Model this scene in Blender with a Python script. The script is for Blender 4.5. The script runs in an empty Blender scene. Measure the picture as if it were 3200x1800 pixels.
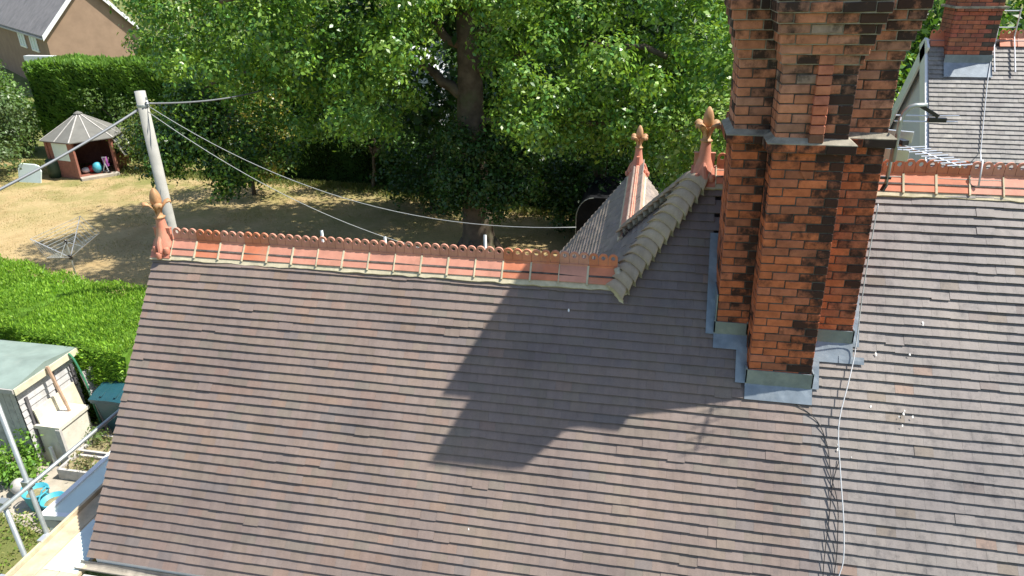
import bpy, math, random
import numpy as np
from mathutils import Vector, Matrix
R = math.radians
SC = bpy.context.scene
COL = SC.collection
random.seed(11)
NP = np.random.default_rng(7)

# ------------------------------------------------------------------ camera
cam_d = bpy.data.cameras.new("camera")
cam = bpy.data.objects.new("camera", cam_d); COL.objects.link(cam)
cam_d.sensor_width = 36.0
cam_d.lens = 2202.67 / 3200 * 36
cam_d.clip_start = 0.05; cam_d.clip_end = 1500
def cam_axes(yaw, pitch, roll):
    cy, sy, cp, sp = math.cos(yaw), math.sin(yaw), math.cos(pitch), math.sin(pitch)
    fwd = Vector((sy*cp, cy*cp, -sp)); right = Vector((cy, -sy, 0)); up = right.cross(fwd)
    cr, sr = math.cos(roll), math.sin(roll)
    return cr*right + sr*up, -sr*right + cr*up, fwd
r_, u_, f_ = cam_axes(-0.19745, 0.43612, -0.01360)
cam.matrix_world = Matrix(((r_.x, u_.x, -f_.x, 4.9113), (r_.y, u_.y, -f_.y, -6.8396), (r_.z, u_.z, -f_.z, 3.0094), (0, 0, 0, 1)))
SC.camera = cam

# ------------------------------------------------------------------ sky and sun
SUN_AZ, SUN_EL = R(9.3), R(57.2)          # azimuth counted from +X towards +Y
world = bpy.data.worlds.new("World"); SC.world = world; world.use_nodes = True
wn = world.node_tree
sky = wn.nodes.new("ShaderNodeTexSky"); sky.sky_type = 'NISHITA'; sky.sun_disc = False
sky.sun_elevation = SUN_EL; sky.sun_rotation = R(90) - SUN_AZ
wn.links.new(sky.outputs[0], wn.nodes["Background"].inputs[0])
wn.nodes["Background"].inputs[1].default_value = 0.105
sun_d = bpy.data.lights.new("sun", 'SUN'); sun_d.energy = 4.6; sun_d.angle = R(0.7); sun_d.color = (1.0, 0.955, 0.88)
sun = bpy.data.objects.new("sun", sun_d); COL.objects.link(sun)
sdir = Vector((math.cos(SUN_EL)*math.cos(SUN_AZ), math.cos(SUN_EL)*math.sin(SUN_AZ), math.sin(SUN_EL)))
sun.rotation_euler = sdir.to_track_quat('Z', 'Y').to_euler()
sun.location = (20, 5, 30)
SC.view_settings.view_transform = 'Standard'; SC.view_settings.look = 'None'
SC.view_settings.gamma = 1.0; SC.view_settings.use_curve_mapping = False
SC.view_settings.exposure = 0.95

# ------------------------------------------------------------------ object helpers
WORG = {}
def register(o, parent, origin):
    COL.objects.link(o)
    o.parent = parent
    po = WORG[parent.name] if parent else Vector((0, 0, 0))
    o.location = Vector(origin) - po
    WORG[o.name] = Vector(origin)
    return o
def empty(name, loc, label, cat, group=None):
    o = bpy.data.objects.new(name, None); o.empty_display_size = 0.2
    register(o, None, loc); tag(o, label, cat, group); return o
def tag(o, label=None, cat=None, group=None, kind=None):
    if label: o["label"] = label
    if cat: o["category"] = cat
    if group: o["group"] = group
    if kind: o["kind"] = kind
    return o
def new_mesh(name, V, F, mat, col=None, smooth=False):
    me = bpy.data.meshes.new(name)
    me.from_pydata([tuple(v) for v in V], [], [tuple(f) for f in F])
    if col is not None:
        ca = me.color_attributes.new("col", 'FLOAT_COLOR', 'POINT')
        ca.data.foreach_set("color", np.asarray(col, np.float32).ravel())
    if smooth: me.polygons.foreach_set("use_smooth", [True]*len(me.polygons))
    me.materials.append(mat); me.update(); return me
def mesh(name, V, F, mat, parent=None, col=None, smooth=False, origin=None):
    V = np.asarray([tuple(v) for v in V], float)
    if origin is None:
        origin = ((V[:, 0].min()+V[:, 0].max())/2, (V[:, 1].min()+V[:, 1].max())/2, V[:, 2].min())
    me = new_mesh(name, V - np.array(origin), F, mat, col, smooth)
    return register(bpy.data.objects.new(name, me), parent, origin)
def mesh_np(name, V, F, mat, parent=None, col=None):
    """big quad meshes straight from numpy"""
    me = bpy.data.meshes.new(name); n = len(V); m = len(F)
    o = np.array([V[:, 0].mean(), V[:, 1].mean(), V[:, 2].min()])
    me.vertices.add(n); me.vertices.foreach_set("co", (V-o).astype(np.float32).ravel())
    me.loops.add(m*4); me.polygons.add(m)
    me.loops.foreach_set("vertex_index", F.astype(np.int32).ravel())
    me.polygons.foreach_set("loop_start", np.arange(0, m*4, 4, dtype=np.int32))
    me.update(calc_edges=True); me.validate()
    if col is not None:
        ca = me.color_attributes.new("col", 'FLOAT_COLOR', 'POINT'); ca.data.foreach_set("color", col.astype(np.float32).ravel())
    me.materials.append(mat)
    return register(bpy.data.objects.new(name, me), parent, tuple(o))

class MB:
    """collects simple solids"""
    def __init__(s): s.V = []; s.F = []; s.C = []
    def add(s, V, F, c=None):
        n = len(s.V); s.V += [tuple(v) for v in V]; s.F += [tuple(i+n for i in f) for f in F]
        s.C += [(tuple(c) if len(c) == 4 else tuple(c) + (.03,)) if c is not None else (1, 1, 1, 1)]*len(V); return s
    def box(s, a, b, c=None):
        (x0, y0, z0), (x1, y1, z1) = a, b
        return s.hexa([(x0, y0, z0), (x1, y0, z0), (x1, y1, z0), (x0, y1, z0), (x0, y0, z1), (x1, y0, z1), (x1, y1, z1), (x0, y1, z1)], c)
    def hexa(s, P, c=None):
        return s.add(P, [(3, 2, 1, 0), (4, 5, 6, 7), (0, 1, 5, 4), (1, 2, 6, 5), (2, 3, 7, 6), (3, 0, 4, 7)], c)
    def obox(s, cen, ax, c=None):
        """oriented box: centre, three half-axis vectors"""
        cen = Vector(cen); u, v, w = [Vector(a) for a in ax]
        P = [cen+i*u+j*v+k*w for k in (-1, 1) for i, j in ((-1, -1), (1, -1), (1, 1), (-1, 1))]
        return s.hexa(P, c)
    def bar(s, a, b, w, h=None, c=None, up=(0, 0, 1)):
        a, b = Vector(a), Vector(b); d = (b-a); L = d.length; d.normalize(); h = h or w
        u = d.cross(Vector(up))
        if u.length < 1e-4: u = d.cross(Vector((1, 0, 0)))
        u.normalize(); v = u.cross(d)
        return s.obox((a+b)/2, (d*L/2, u*w/2, v*h/2), c)
    def tube(s, pts, rad, n=8, c=None, cap=True):
        pts = [Vector(p) for p in pts]; m = len(pts)
        if not hasattr(rad, '__len__'): rad = [rad]*m
        V = []; F = []; u = None
        for i, p in enumerate(pts):
            d = (pts[min(i+1, m-1)] - pts[max(i-1, 0)]).normalized()
            if u is None:
                u = d.cross(Vector((0, 0, 1)))
                if u.length < 1e-3: u = d.cross(Vector((1, 0, 0)))
            u = (u - d*u.dot(d)).normalized(); v = d.cross(u)
            for k in range(n):
                a = 2*math.pi*k/n; V.append(p + rad[i]*(math.cos(a)*u + math.sin(a)*v))
        for i in range(m-1):
            for k in range(n):
                F.append((i*n+k, i*n+(k+1) % n, (i+1)*n+(k+1) % n, (i+1)*n+k))
        if cap: F += [tuple(range(n-1, -1, -1)), tuple(range((m-1)*n, m*n))]
        return s.add(V, F, c)
    def lathe(s, cen, prof, n=16, c=None):
        cx, cy, cz = cen; V = []; F = []; m = len(prof)
        for r, z in prof:
            for k in range(n):
                a = 2*math.pi*k/n; V.append((cx+r*math.cos(a), cy+r*math.sin(a), cz+z))
        for i in range(m-1):
            for k in range(n): F.append((i*n+k, i*n+(k+1) % n, (i+1)*n+(k+1) % n, (i+1)*n+k))
        F += [tuple(range(n-1, -1, -1)), tuple(range((m-1)*n, m*n))]
        return s.add(V, F, c)
    def prism(s, poly, t, c=None):
        """polygon of 3D points extruded by vector t"""
        n = len(poly); t = Vector(t); P = [Vector(p) for p in poly]
        V = P + [p+t for p in P]
        F = [tuple(range(n-1, -1, -1)), tuple(range(n, 2*n))] + [(i, (i+1) % n, n+(i+1) % n, n+i) for i in range(n)]
        return s.add(V, F, c)
    def build(s, name, mat, parent=None, smooth=False, col=False, origin=None):
        return mesh(name, s.V, s.F, mat, parent, s.C if col else None, smooth, origin)

# ------------------------------------------------------------------ materials
def new_mat(name):
    m = bpy.data.materials.new(name); m.use_nodes = True
    nt = m.node_tree; return m, nt, nt.nodes["Principled BSDF"]
def N(nt, t, **k):
    n = nt.nodes.new(t)
    for a, b in k.items(): setattr(n, a, b)
    return n
def noise(nt, scale, detail=4, rough=.55, vec=None, dims='3D'):
    n = N(nt, "ShaderNodeTexNoise"); n.inputs["Scale"].default_value = scale
    n.inputs["Detail"].default_value = detail; n.inputs["Roughness"].default_value = rough
    if vec is not None: nt.links.new(vec, n.inputs["Vector"])
    return n
def ramp(nt, fac, stops):
    n = N(nt, "ShaderNodeValToRGB"); e = n.color_ramp.elements
    while len(e) > 1: e.remove(e[-1])
    for i, (p, c) in enumerate(stops):
        x = e[0] if i == 0 else e.new(p)
        x.position = p; x.color = tuple(c)+(1,) if len(c) == 3 else c
    nt.links.new(fac, n.inputs[0]); return n
def mix(nt, a, b, fac, mode='MIX'):
    n = N(nt, "ShaderNodeMix", data_type='RGBA', blend_type=mode)
    for sock, v in ((n.inputs[0], fac), (n.inputs[6], a), (n.inputs[7], b)):
        if hasattr(v, "links"): nt.links.new(v, sock)
        elif isinstance(v, (tuple, list)): sock.default_value = tuple(v)+(1,) if len(v) == 3 else v
        else: sock.default_value = v
    return n.outputs[2]
def bump(nt, bsdf, height, strength=.3, dist=.01):
    b = N(nt, "ShaderNodeBump"); b.inputs["Strength"].default_value = strength; b.inputs["Distance"].default_value = dist
    nt.links.new(height, b.inputs["Height"]); nt.links.new(b.outputs[0], bsdf.inputs["Normal"])
def pos(nt): return N(nt, "ShaderNodeNewGeometry").outputs["Position"]
def vmul(nt, v, s):
    n = N(nt, "ShaderNodeVectorMath", operation='MULTIPLY'); nt.links.new(v, n.inputs[0]); n.inputs[1].default_value = s
    return n.outputs[0]
def simple(name, c, rough=.6, var=.25, scale=6, bmp=.15, metal=0, spec=.5, dirt=None):
    m, nt, b = new_mat(name); p = pos(nt)
    n1 = noise(nt, scale, 5, .6, p)
    lo = tuple(x*(1-var) for x in c); hi = tuple(min(1, x*(1+var)) for x in c)
    cr = ramp(nt, n1.outputs[0], [(.3, lo), (.7, hi)]).outputs[0]
    if dirt:
        n2 = noise(nt, scale*.45, 6, .7, p)
        cr = mix(nt, cr, dirt, ramp(nt, n2.outputs[0], [(.52, (0, 0, 0)), (.72, (.8, .8, .8))]).outputs[0])
    nt.links.new(cr, b.inputs["Base Color"])
    b.inputs["Roughness"].default_value = rough; b.inputs["Metallic"].default_value = metal
    b.inputs["Specular IOR Level"].default_value = spec
    if bmp: bump(nt, b, noise(nt, scale*8, 4, .6, p).outputs[0], bmp, .004)
    return m

def tint(nt, per_object):
    if per_object: return N(nt, "ShaderNodeObjectInfo").outputs["Color"]
    return N(nt, "ShaderNodeAttribute", attribute_name="col").outputs["Color"]
def tile_mat(name, per_object, lichen=True):
    m, nt, b = new_mat(name); p = pos(nt)
    c = tint(nt, per_object)
    streak = noise(nt, 1.0, 4, .65, vmul(nt, p, (15, 4, 4)))
    c = mix(nt, c, ramp(nt, streak.outputs[0], [(.3, (.8, .79, .78)), (.72, (1.15, 1.15, 1.15))]).outputs[0], .55, 'MULTIPLY')
    blot = noise(nt, .9, 6, .68, p)
    c = mix(nt, c, ramp(nt, blot.outputs[0], [(.28, (.74, .74, .77)), (.5, (1, 1, 1)), (.72, (1.2, 1.17, 1.1))]).outputs[0], .95, 'MULTIPLY')
    fine = noise(nt, 90, 4, .7, p)
    c = mix(nt, c, ramp(nt, fine.outputs[0], [(.25, (.8, .8, .8)), (.75, (1.15, 1.15, 1.15))]).outputs[0], .6, 'MULTIPLY')
    # pale lime runs
    run = noise(nt, 1.0, 5, .75, vmul(nt, p, (55, 7, 7)))
    c = mix(nt, c, (.52, .5, .47), ramp(nt, run.outputs[0], [(.7, (0, 0, 0)), (.8, (.55, .55, .55))]).outputs[0])
    if lichen:   # older, blackened roof to the right of the stack
        sx = N(nt, "ShaderNodeSeparateXYZ"); nt.links.new(p, sx.inputs[0])
        mr = N(nt, "ShaderNodeMapRange"); nt.links.new(sx.outputs[0], mr.inputs[0])
        mr.inputs[1].default_value = 4.2; mr.inputs[2].default_value = 7.4
        dk = ramp(nt, noise(nt, 7, 7, .72, vmul(nt, p, (1.4, 1, 1))).outputs[0], [(.5, (0, 0, 0)), (.68, (.5, .5, .5))]).outputs[0]
        mm = N(nt, "ShaderNodeMath", operation='MULTIPLY'); nt.links.new(mr.outputs[0], mm.inputs[0]); nt.links.new(dk, mm.inputs[1])
        c = mix(nt, c, (.045, .043, .045), mm.outputs[0])
    nt.links.new(c, b.inputs["Base Color"])
    b.inputs["Roughness"].default_value = .62; b.inputs["Specular IOR Level"].default_value = .35
    bump(nt, b, noise(nt, 60, 5, .65, p).outputs[0], .25, .004)
    return m
def brick_mat(name, per_object):
    m, nt, b = new_mat(name); p = pos(nt)
    if per_object: ti = N(nt, "ShaderNodeObjectInfo")
    else: ti = N(nt, "ShaderNodeAttribute", attribute_name="col")
    c = ti.outputs["Color"]; al = ti.outputs["Alpha"]
    n1 = noise(nt, 9, 6, .65, p)
    c = mix(nt, c, ramp(nt, n1.outputs[0], [(.3, (.62, .58, .55)), (.7, (1.28, 1.25, 1.2))]).outputs[0], .8, 'MULTIPLY')
    soot = noise(nt, 5, 7, .7, p)
    sh_ = N(nt, "ShaderNodeMath", operation='ADD'); nt.links.new(soot.outputs[0], sh_.inputs[0]); nt.links.new(al, sh_.inputs[1])
    c = mix(nt, c, (.022, .018, .017), ramp(nt, sh_.outputs[0], [(.62, (0, 0, 0)), (.8, (.92, .92, .92))]).outputs[0])
    lime = noise(nt, 14, 6, .75, p)
    c = mix(nt, c, (.42, .36, .31), ramp(nt, lime.outputs[0], [(.66, (0, 0, 0)), (.8, (.6, .6, .6))]).outputs[0])
    nt.links.new(c, b.inputs["Base Color"]); b.inputs["Roughness"].default_value = .85
    b.inputs["Specular IOR Level"].default_value = .2
    bump(nt, b, noise(nt, 70, 5, .7, p).outputs[0], .5, .006)
    return m
def leaf_mat(name, trans=.3, rough=.36):
    m, nt, b = new_mat(name)
    c = tint(nt, False)
    nt.links.new(c, b.inputs["Base Color"]); b.inputs["Roughness"].default_value = rough
    b.inputs["Specular IOR Level"].default_value = .45
    t = N(nt, "ShaderNodeBsdfTranslucent")
    tc = mix(nt, c, (1.25, 1.2, .45), 1.0, 'MULTIPLY'); nt.links.new(tc, t.inputs[0])
    mx = N(nt, "ShaderNodeMixShader"); mx.inputs[0].default_value = trans
    nt.links.new(b.outputs[0], mx.inputs[1]); nt.links.new(t.outputs[0], mx.inputs[2])
    nt.links.new(mx.outputs[0], nt.nodes["Material Output"].inputs[0])
    return m

M = {}
M['tile_o'] = tile_mat("roof_tile_single", True)
M['tile'] = tile_mat("roof_tile_rest", False)
M['brick_o'] = brick_mat("brick_single", True)
M['brick'] = brick_mat("brick_rest", False)
M['mortar'] = simple("brick_mortar", (.085, .075, .066), .95, .5, 12, .4, spec=.1)
M['flaunch'] = simple("ledge_mortar", (.3, .27, .21), .95, .3, 9, .4, spec=.1, dirt=(.06, .055, .05))
M['bed'] = simple("ridge_mortar", (.52, .46, .32), .95, .22, 10, .3, spec=.1, dirt=(.33, .31, .2))
M['lead'] = simple("lead_sheet", (.2, .235, .262), .45, .22, 5, .2, metal=.3, dirt=(.33, .36, .37))
M['terra'] = simple("terracotta", (.55, .18, .088), .6, .2, 5, .15, dirt=(.47, .23, .15))
M['terra2'] = simple("terracotta_pink", (.56, .25, .17), .62, .18, 5, .15, dirt=(.4, .19, .12))
M['terra3'] = simple('terracotta_finial', (.5, .19, .12), .6, .22, 9, .2, dirt=(.42, .27, .17))
M['buff'] = simple("buff_clay", (.42, .225, .1), .6, .25, 12, .2, dirt=(.3, .2, .1))
M['felt'] = simple("green_felt", (.2, .255, .225), .9, .18, 2, .3, spec=.15, dirt=(.26, .3, .26))
M['white'] = simple("white_paint", (.72, .7, .66), .55, .1, 4, .05)
M['cream'] = simple("cream_paint", (.6, .55, .4), .6, .15, 5, .1, dirt=(.4, .37, .26))
M['pvc'] = simple("white_plastic", (.78, .78, .76), .3, .05, 3, 0)
M['steel'] = simple("galvanised_tube", (.36, .39, .38), .45, .15, 9, .08, metal=.55)
M['alu'] = simple("aluminium", (.62, .63, .64), .32, .08, 9, 0, metal=.6)
M['black'] = simple("black_plastic", (.018, .018, .02), .4, .2, 9, 0)
M['pole'] = simple("grey_pole_timber", (.36, .35, .31), .8, .15, 2.5, .2, dirt=(.25, .25, .22))
M['board'] = simple("scaffold_board", (.5, .41, .27), .8, .22, 7, .25, dirt=(.33, .28, .2))
M['greyboard'] = simple("weathered_board", (.42, .4, .37), .8, .2, 9, .25)
M['rust_wood'] = simple("red_stained_timber", (.25, .1, .068), .7, .2, 9, .2)
M['wood'] = simple("raw_timber", (.4, .27, .18), .75, .2, 9, .2)
M['bark'] = simple("bark", (.12, .095, .07), .95, .4, 3, .9, spec=.1, dirt=(.1, .12, .06))
M['render'] = simple("brown_render", (.3, .205, .14), .9, .12, 1.2, .2, spec=.1)
M['white_render'] = simple("white_render", (.62, .64, .66), .85, .07, 1.5, .1, spec=.15)
M['slate'] = simple("grey_roof", (.22, .2, .19), .8, .2, 1.5, .3, dirt=(.12, .115, .11))
M['glass'] = simple("dark_glass", (.06, .075, .08), .08, .2, 2, 0)
M['frost'] = simple("frosted_glazing", (.66, .76, .68), .75, .06, 2, 0, spec=.2)
M['teal'] = simple("teal_bin_plastic", (.014, .066, .084), .4, .12, 6, .05)
M['turq'] = simple("turquoise_rubber", (.06, .34, .42), .5, .1, 6, 0)
M['concrete'] = simple("concrete", (.36, .32, .26), .9, .2, 3, .3, spec=.15, dirt=(.25, .24, .15))
M['soil'] = simple("soil_and_moss", (.25, .21, .12), .95, .35, 12, .6, spec=.1, dirt=(.13, .17, .05))
M['red'] = simple("red_plastic", (.45, .03, .04), .4, .1, 5, 0)
M['purple'] = simple("purple_plastic", (.3, .08, .3), .4, .1, 5, 0)
M['mint'] = simple("mint_white_plastic", (.64, .74, .7), .4, .06, 4, 0)
M['hose'] = simple("green_hose", (.05, .22, .12), .45, .1, 5, 0)
M['tarp'] = simple("black_sheet", (.012, .0125, .014), .85, .3, 3, .2, spec=.1)
M['wire'] = simple("grey_cable", (.16, .17, .18), .5, .1, 5, 0)
M['wcable'] = simple("pale_cable", (.55, .56, .57), .4, .05, 5, 0)
M['paleboard'] = simple('pale_weatherboard', (.47, .46, .45), .7, .18, 6, .2, dirt=(.34, .33, .31))
M['pwire'] = simple('pale_wire', (.34, .35, .34), .5, .05, 5, 0)
M['leaf'] = leaf_mat("oak_leaf"); M['needle'] = leaf_mat("hedge_leaf", .35, .55)

TH = 0.9137; CT, ST = math.cos(TH), math.sin(TH); TT = ST/CT
GZ = -6.0

# ================================================================== THE SETTING
def ground_mat():
    m, nt, b = new_mat("ground_grass"); p = pos(nt)
    c = ramp(nt, noise(nt, .35, 6, .6, p).outputs[0], [(.3, (.09, .13, .03)), (.55, (.17, .175, .06)), (.75, (.12, .17, .04))]).outputs[0]
    nt.links.new(c, b.inputs["Base Color"]); b.inputs["Roughness"].default_value = .95; b.inputs["Specular IOR Level"].default_value = .1
    bump(nt, b, noise(nt, 25, 5, .7, p).outputs[0], .8, .04); return m
def lawn_mat():
    m, nt, b = new_mat("dry_lawn"); p = pos(nt)
    c = ramp(nt, noise(nt, .5, 7, .62, p).outputs[0], [(.28, (.33, .235, .115)), (.5, (.42, .32, .17)), (.68, (.36, .285, .14)), (.8, (.22, .22, .08))]).outputs[0]
    c = mix(nt, c, ramp(nt, noise(nt, 9, 6, .75, vmul(nt, p, (.6, 1.6, 1))).outputs[0], [(.3, (.75, .75, .72)), (.7, (1.18, 1.15, 1.1))]).outputs[0], .8, 'MULTIPLY')
    # greener sward, darkened in its colour where the trees shade the lawn
    sx = N(nt, "ShaderNodeSeparateXYZ"); nt.links.new(p, sx.inputs[0])
    mr = N(nt, "ShaderNodeMapRange"); nt.links.new(sx.outputs[1], mr.inputs[0]); mr.inputs[1].default_value = 13; mr.inputs[2].default_value = 23
    g = N(nt, "ShaderNodeMath", operation='MULTIPLY'); nt.links.new(mr.outputs[0], g.inputs[0])
    nt.links.new(ramp(nt, noise(nt, .8, 6, .65, p).outputs[0], [(.42, (0, 0, 0)), (.6, (1, 1, 1))]).outputs[0], g.inputs[1])
    c = mix(nt, c, (.15, .17, .045), g.outputs[0])
    nt.links.new(c, b.inputs["Base Color"]); b.inputs["Roughness"].default_value = .95; b.inputs["Specular IOR Level"].default_value = .08
    bump(nt, b, noise(nt, 40, 5, .75, p).outputs[0], .7, .03); return m
def sheet(name, pts, z, mat):
    o = mesh(name, [(x, y, z) for x, y in pts], [tuple(range(len(pts)))], mat); o["kind"] = "structure"; return o
sheet("ground", [(-700, -300), (700, -300), (700, 900), (-700, 900)], GZ, ground_mat())
sheet("lawn", [(-34, 8.5), (-6, 7.0), (12, 5.2), (14, 19), (2, 20.5), (-9, 22.3), (-20, 23.5), (-34, 23.5)], GZ+.004, lawn_mat())
sheet("patio", [(-7.3, 1.6), (-5.9, .95), (-4.4, .6), (-3.0, 1.0), (-3.0, 4.4), (-6.2, 4.4), (-7.2, 3.0)], GZ+.004, M['concrete'])

# ================================================================== OUR HOUSE
house = empty("brick_house", (4.5, 0, GZ), "red brick house whose brown plain tiled roof fills the foreground", "house")
def RP(x, s, h=0.):            # front roof plane: along the ridge, down the slope, off the slope
    return Vector((x, -CT*s - ST*h, -ST*s + CT*h))
XV, XR = -.764, 11.4           # left verge, right end
G = .0947; S0 = .2144; SE = S0 + 35*G
X0 = 4.745                     # foot of the hip plane
S_APEX = -.06; S_UP = -1.235
YU = -CT*S_UP; ZU = -ST*S_UP   # upper ridge line
YL = -CT*S_APEX; ZL = -ST*S_APEX

# roof slope deck + tiles
deck = MB()
d_ = -.095
deck.prism([RP(XV+.05, SE-.05, d_), RP(XR, SE-.05, d_), RP(XR, S_UP, d_), RP(X0+YU, S_UP, d_), RP(X0, 0, d_), RP(XV+.05, S_APEX, d_)], Vector((0, ST, -CT))*.02)
front = deck.build("front_roof_slope", M['mortar'], house)
tag(front, "large front slope of weathered brown plain tiles")

def und(x, s): return .011*math.sin(1.25*x+.7)*math.sin(1.3*s+.4) + .006*math.sin(2.7*x+1.9*s) + .003*math.sin(6.1*x-3.3*s)
def tile_pts(x0, x1, s, jr, js, jl, head=.155, th=.0185):
    """plain tile: tail edge at slope distance s, slightly lifted and skewed"""
    xm = (x0+x1)/2; out = []
    def P(x, ss, h): return RP(x, ss + js + (x-xm)*jr, h + jl + und(x, s))
    drop = .0195/G*head
    sag = .0008
    top = [P(x0, s-head, -drop), P(x1, s-head, -drop), P(x1, s, 0), P(xm, s, sag), P(x0, s, 0)]
    bot = [P(x0, s-head, -drop-th), P(x1, s-head, -drop-th), P(x1, s, -th), P(xm, s, sag-th), P(x0, s, -th)]
    return top + bot
TF = [(4, 3, 2, 1, 0), (5, 6, 7, 8, 9), (3, 4, 9, 8), (2, 3, 8, 7), (0, 1, 6, 5), (1, 2, 7, 6), (4, 0, 5, 9)]
PAL = [(.225, .172, .145), (.219, .17, .146), (.23, .175, .146), (.222, .173, .149), (.214, .169, .148), (.224, .173, .14), (.218, .173, .14), (.228, .175, .15)]
def tile_colour(x, s, edge):
    c = np.array(random.choice(PAL)) * random.uniform(.91, .97)
    if x < 3.6 and random.random() < .12: c = c*np.array((1.06, .98, .93))
    if x > 6.6: c = c*.36 + np.array((.235, .222, .212))*.6
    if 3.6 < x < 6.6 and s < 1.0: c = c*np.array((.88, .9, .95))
    if edge and random.random() < .45: c = np.array((.24, .168, .135))*random.uniform(.85, 1.05)
    elif random.random() < .004: c = np.array((.235, .168, .134))
    elif random.random() < .03: c = np.array((.19, .158, .13))
    elif random.random() < .02: c = np.array((.182, .152, .138))
    return tuple(c)
TW = .166
tiles = []
def in_stack(x0, x1, s):
    y = -CT*s; xm = (x0+x1)/2
    return (y > -.36 and 5.66 < xm < 6.965) or (y > -.655 and 5.985 < xm < 6.585)
k = -14
while k <= 35:
    s = S0 + k*G
    off = (k % 2)*TW/2
    row_j = random.uniform(-.002, .002)
    if s < S_APEX+.1 and k < 0: xs = X0 + (-CT*s) + .02       # above the low ridge: starts at the hip
    else: xs = XV
    x = XV - TW + off
    # slow waviness of each course
    ph = random.uniform(0, 6.28)
    while x < XR:
        a, b = x + .0005, x + TW - .0005
        x += TW
        edge = False
        if a < xs:
            if b < xs + .05: continue
            a = xs
            if b - a < .1: b = a + TW*.5
            edge = (xs == XV)
        if in_stack(a, b, s): continue
        wav = .0035*math.sin((a+b)*.55 + ph) + .002*math.sin((a+b)*1.9 + 2*ph) + row_j
        jl = abs(random.gauss(0, .0006)) + (.005 if random.random() < .012 else 0)
        js = random.gauss(0, .0008) + wav + (random.choice((.014, -.008, .008)) if random.random() < .012 else 0)
        P = tile_pts(a, b, s, random.gauss(0, .002), js, jl)
        tiles.append((P, tile_colour((a+b)/2, s, edge), (a+b)/2, s))
    k += 1
CAMP = Vector((4.9113, -6.8396, 3.0094))
def in_frame(P):
    q = P - CAMP; z = q.dot(f_)
    return z > 0 and abs(q.dot(r_)/z) < .70 and abs(q.dot(u_)/z) < .385
order = sorted(range(len(tiles)), key=lambda i: ((RP(tiles[i][2], tiles[i][3]) - CAMP).length if in_frame(RP(tiles[i][2], tiles[i][3])) else 99))
single = set(order[:300])
rest = MB()
for i, (P, c, x, s) in enumerate(tiles):
    if i in single:
        o = RP(x, s); me = new_mesh("roof_tile", [p - o for p in P], TF, M['tile_o'])
        t = register(bpy.data.objects.new("roof_tile", me), front, o); t.color = c + (1,)
    else: rest.add(P, TF, c)
tag(rest.build("roof_tiles_further_up", M['tile'], front, col=True), kind="stuff")

# hip end / rear wing left slope (faces left), seen at a grazing angle
def LP(y, s, h=0.): return Vector((X0 - CT*s - ST*h, y, -ST*s + CT*h))
YB = 4.5
lf = MB(); lt = MB()
smax = 2.6
lf.prism([LP(YU, S_UP, d_), LP(0, 0, d_), LP(CT*smax, smax, d_), LP(YB, smax, d_), LP(YB, 0, d_), LP(2*YU, 0, d_)], Vector((ST, 0, -CT))*.02)
left_slope = lf.build("hip_roof_slope", M['mortar'], house)
def plane_tiles(mb, fn, s_lo, s_hi, rng, pal, head=.15, gauge=G, w=TW, th=.014, rnd=1.):
    k = 0; s = s_lo
    while s <= s_hi:
        a0, a1 = rng(s); a = a0 - (w/2 if k % 2 else 0)
        while a < a1:
            b = min(a+w, a1); aa = max(a, a0)
            if b - aa > .03:
                j = random.gauss(0, .002*rnd); l = abs(random.gauss(0, .002*rnd)); dr = .0175/G*head
                P = [fn(aa+.001, s-head, -dr+l), fn(b-.001, s-head, -dr+l), fn(b-.001, s+j, l), fn((aa+b)/2, s+j, l+.001), fn(aa+.001, s+j, l)]
                Q = [fn(aa+.001, s-head, -dr-th+l), fn(b-.001, s-head, -dr-th+l), fn(b-.001, s+j, l-th), fn((aa+b)/2, s+j, l+.001-th), fn(aa+.001, s+j, l-th)]
                c = np.array(random.choice(pal))*random.uniform(.85, 1.12)
                mb.add(P+Q, TF, tuple(c))
            a += w
        s += gauge; k += 1
GREYP = [(.25, .205, .17), (.265, .215, .175), (.24, .197, .168), (.255, .21, .168)]
def lrange(s):
    if s < 0: return (-CT*s, 2*YU + CT*s)
    return (CT*s+.02, YB)
plane_tiles(lt, LP, -1.1, smax, lrange, GREYP)
tag(lt.build("roof_tiles_on_the_hip_slope", M['tile'], left_slope, col=True), kind="stuff")
# rear wing right slope, main rear slope and low rear slope
def WP(y, s, h=0.): return Vector((X0 + CT*s + ST*h, y, -ST*s + CT*h))
wt = MB(); wd = MB()
wd.prism([WP(1.35, 0, d_), WP(1.35, smax, d_), WP(YB, smax, d_), WP(YB, 0, d_)], Vector((-ST, 0, -CT))*.02)
wing_slope = wd.build("rear_wing_roof_slope", M['mortar'], house)
plane_tiles(wt, WP, .1, smax, lambda s: (1.35+CT*s*0, YB), GREYP)
tag(wt.build("roof_tiles_on_the_rear_wing", M['tile'], wing_slope, col=True), kind="stuff")
def BP(x, s, h=0.): return Vector((x, 2*YU + CT*s + ST*h, -ST*s + CT*h))
bt = MB(); bd = MB()
bd.prism([BP(X0+YU, S_UP, d_), BP(XR, S_UP, d_), BP(XR, 2.0, d_), BP(X0, 2.0, d_), BP(X0, 0, d_)], Vector((0, -ST, -CT))*.02)
rear_slope = bd.build("rear_roof_slope", M['mortar'], house)
plane_tiles(bt, BP, -1.1, 2.0, lambda s: (X0 + max(0, -CT*s), XR), GREYP)
tag(bt.build("roof_tiles_on_the_rear_slope", M['tile'], rear_slope, col=True), kind="stuff")
def QP(x, s, h=0.): return Vector((x, 2*YL + CT*s + ST*h, -ST*s + CT*h))
qt = MB(); qd = MB()
qd.prism([QP(XV+.05, S_APEX, d_), QP(X0, S_APEX, d_), QP(X0 - 1.9, 3.2, d_), QP(XV+.05, 3.2, d_)], Vector((0, -ST, -CT))*.02)
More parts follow.
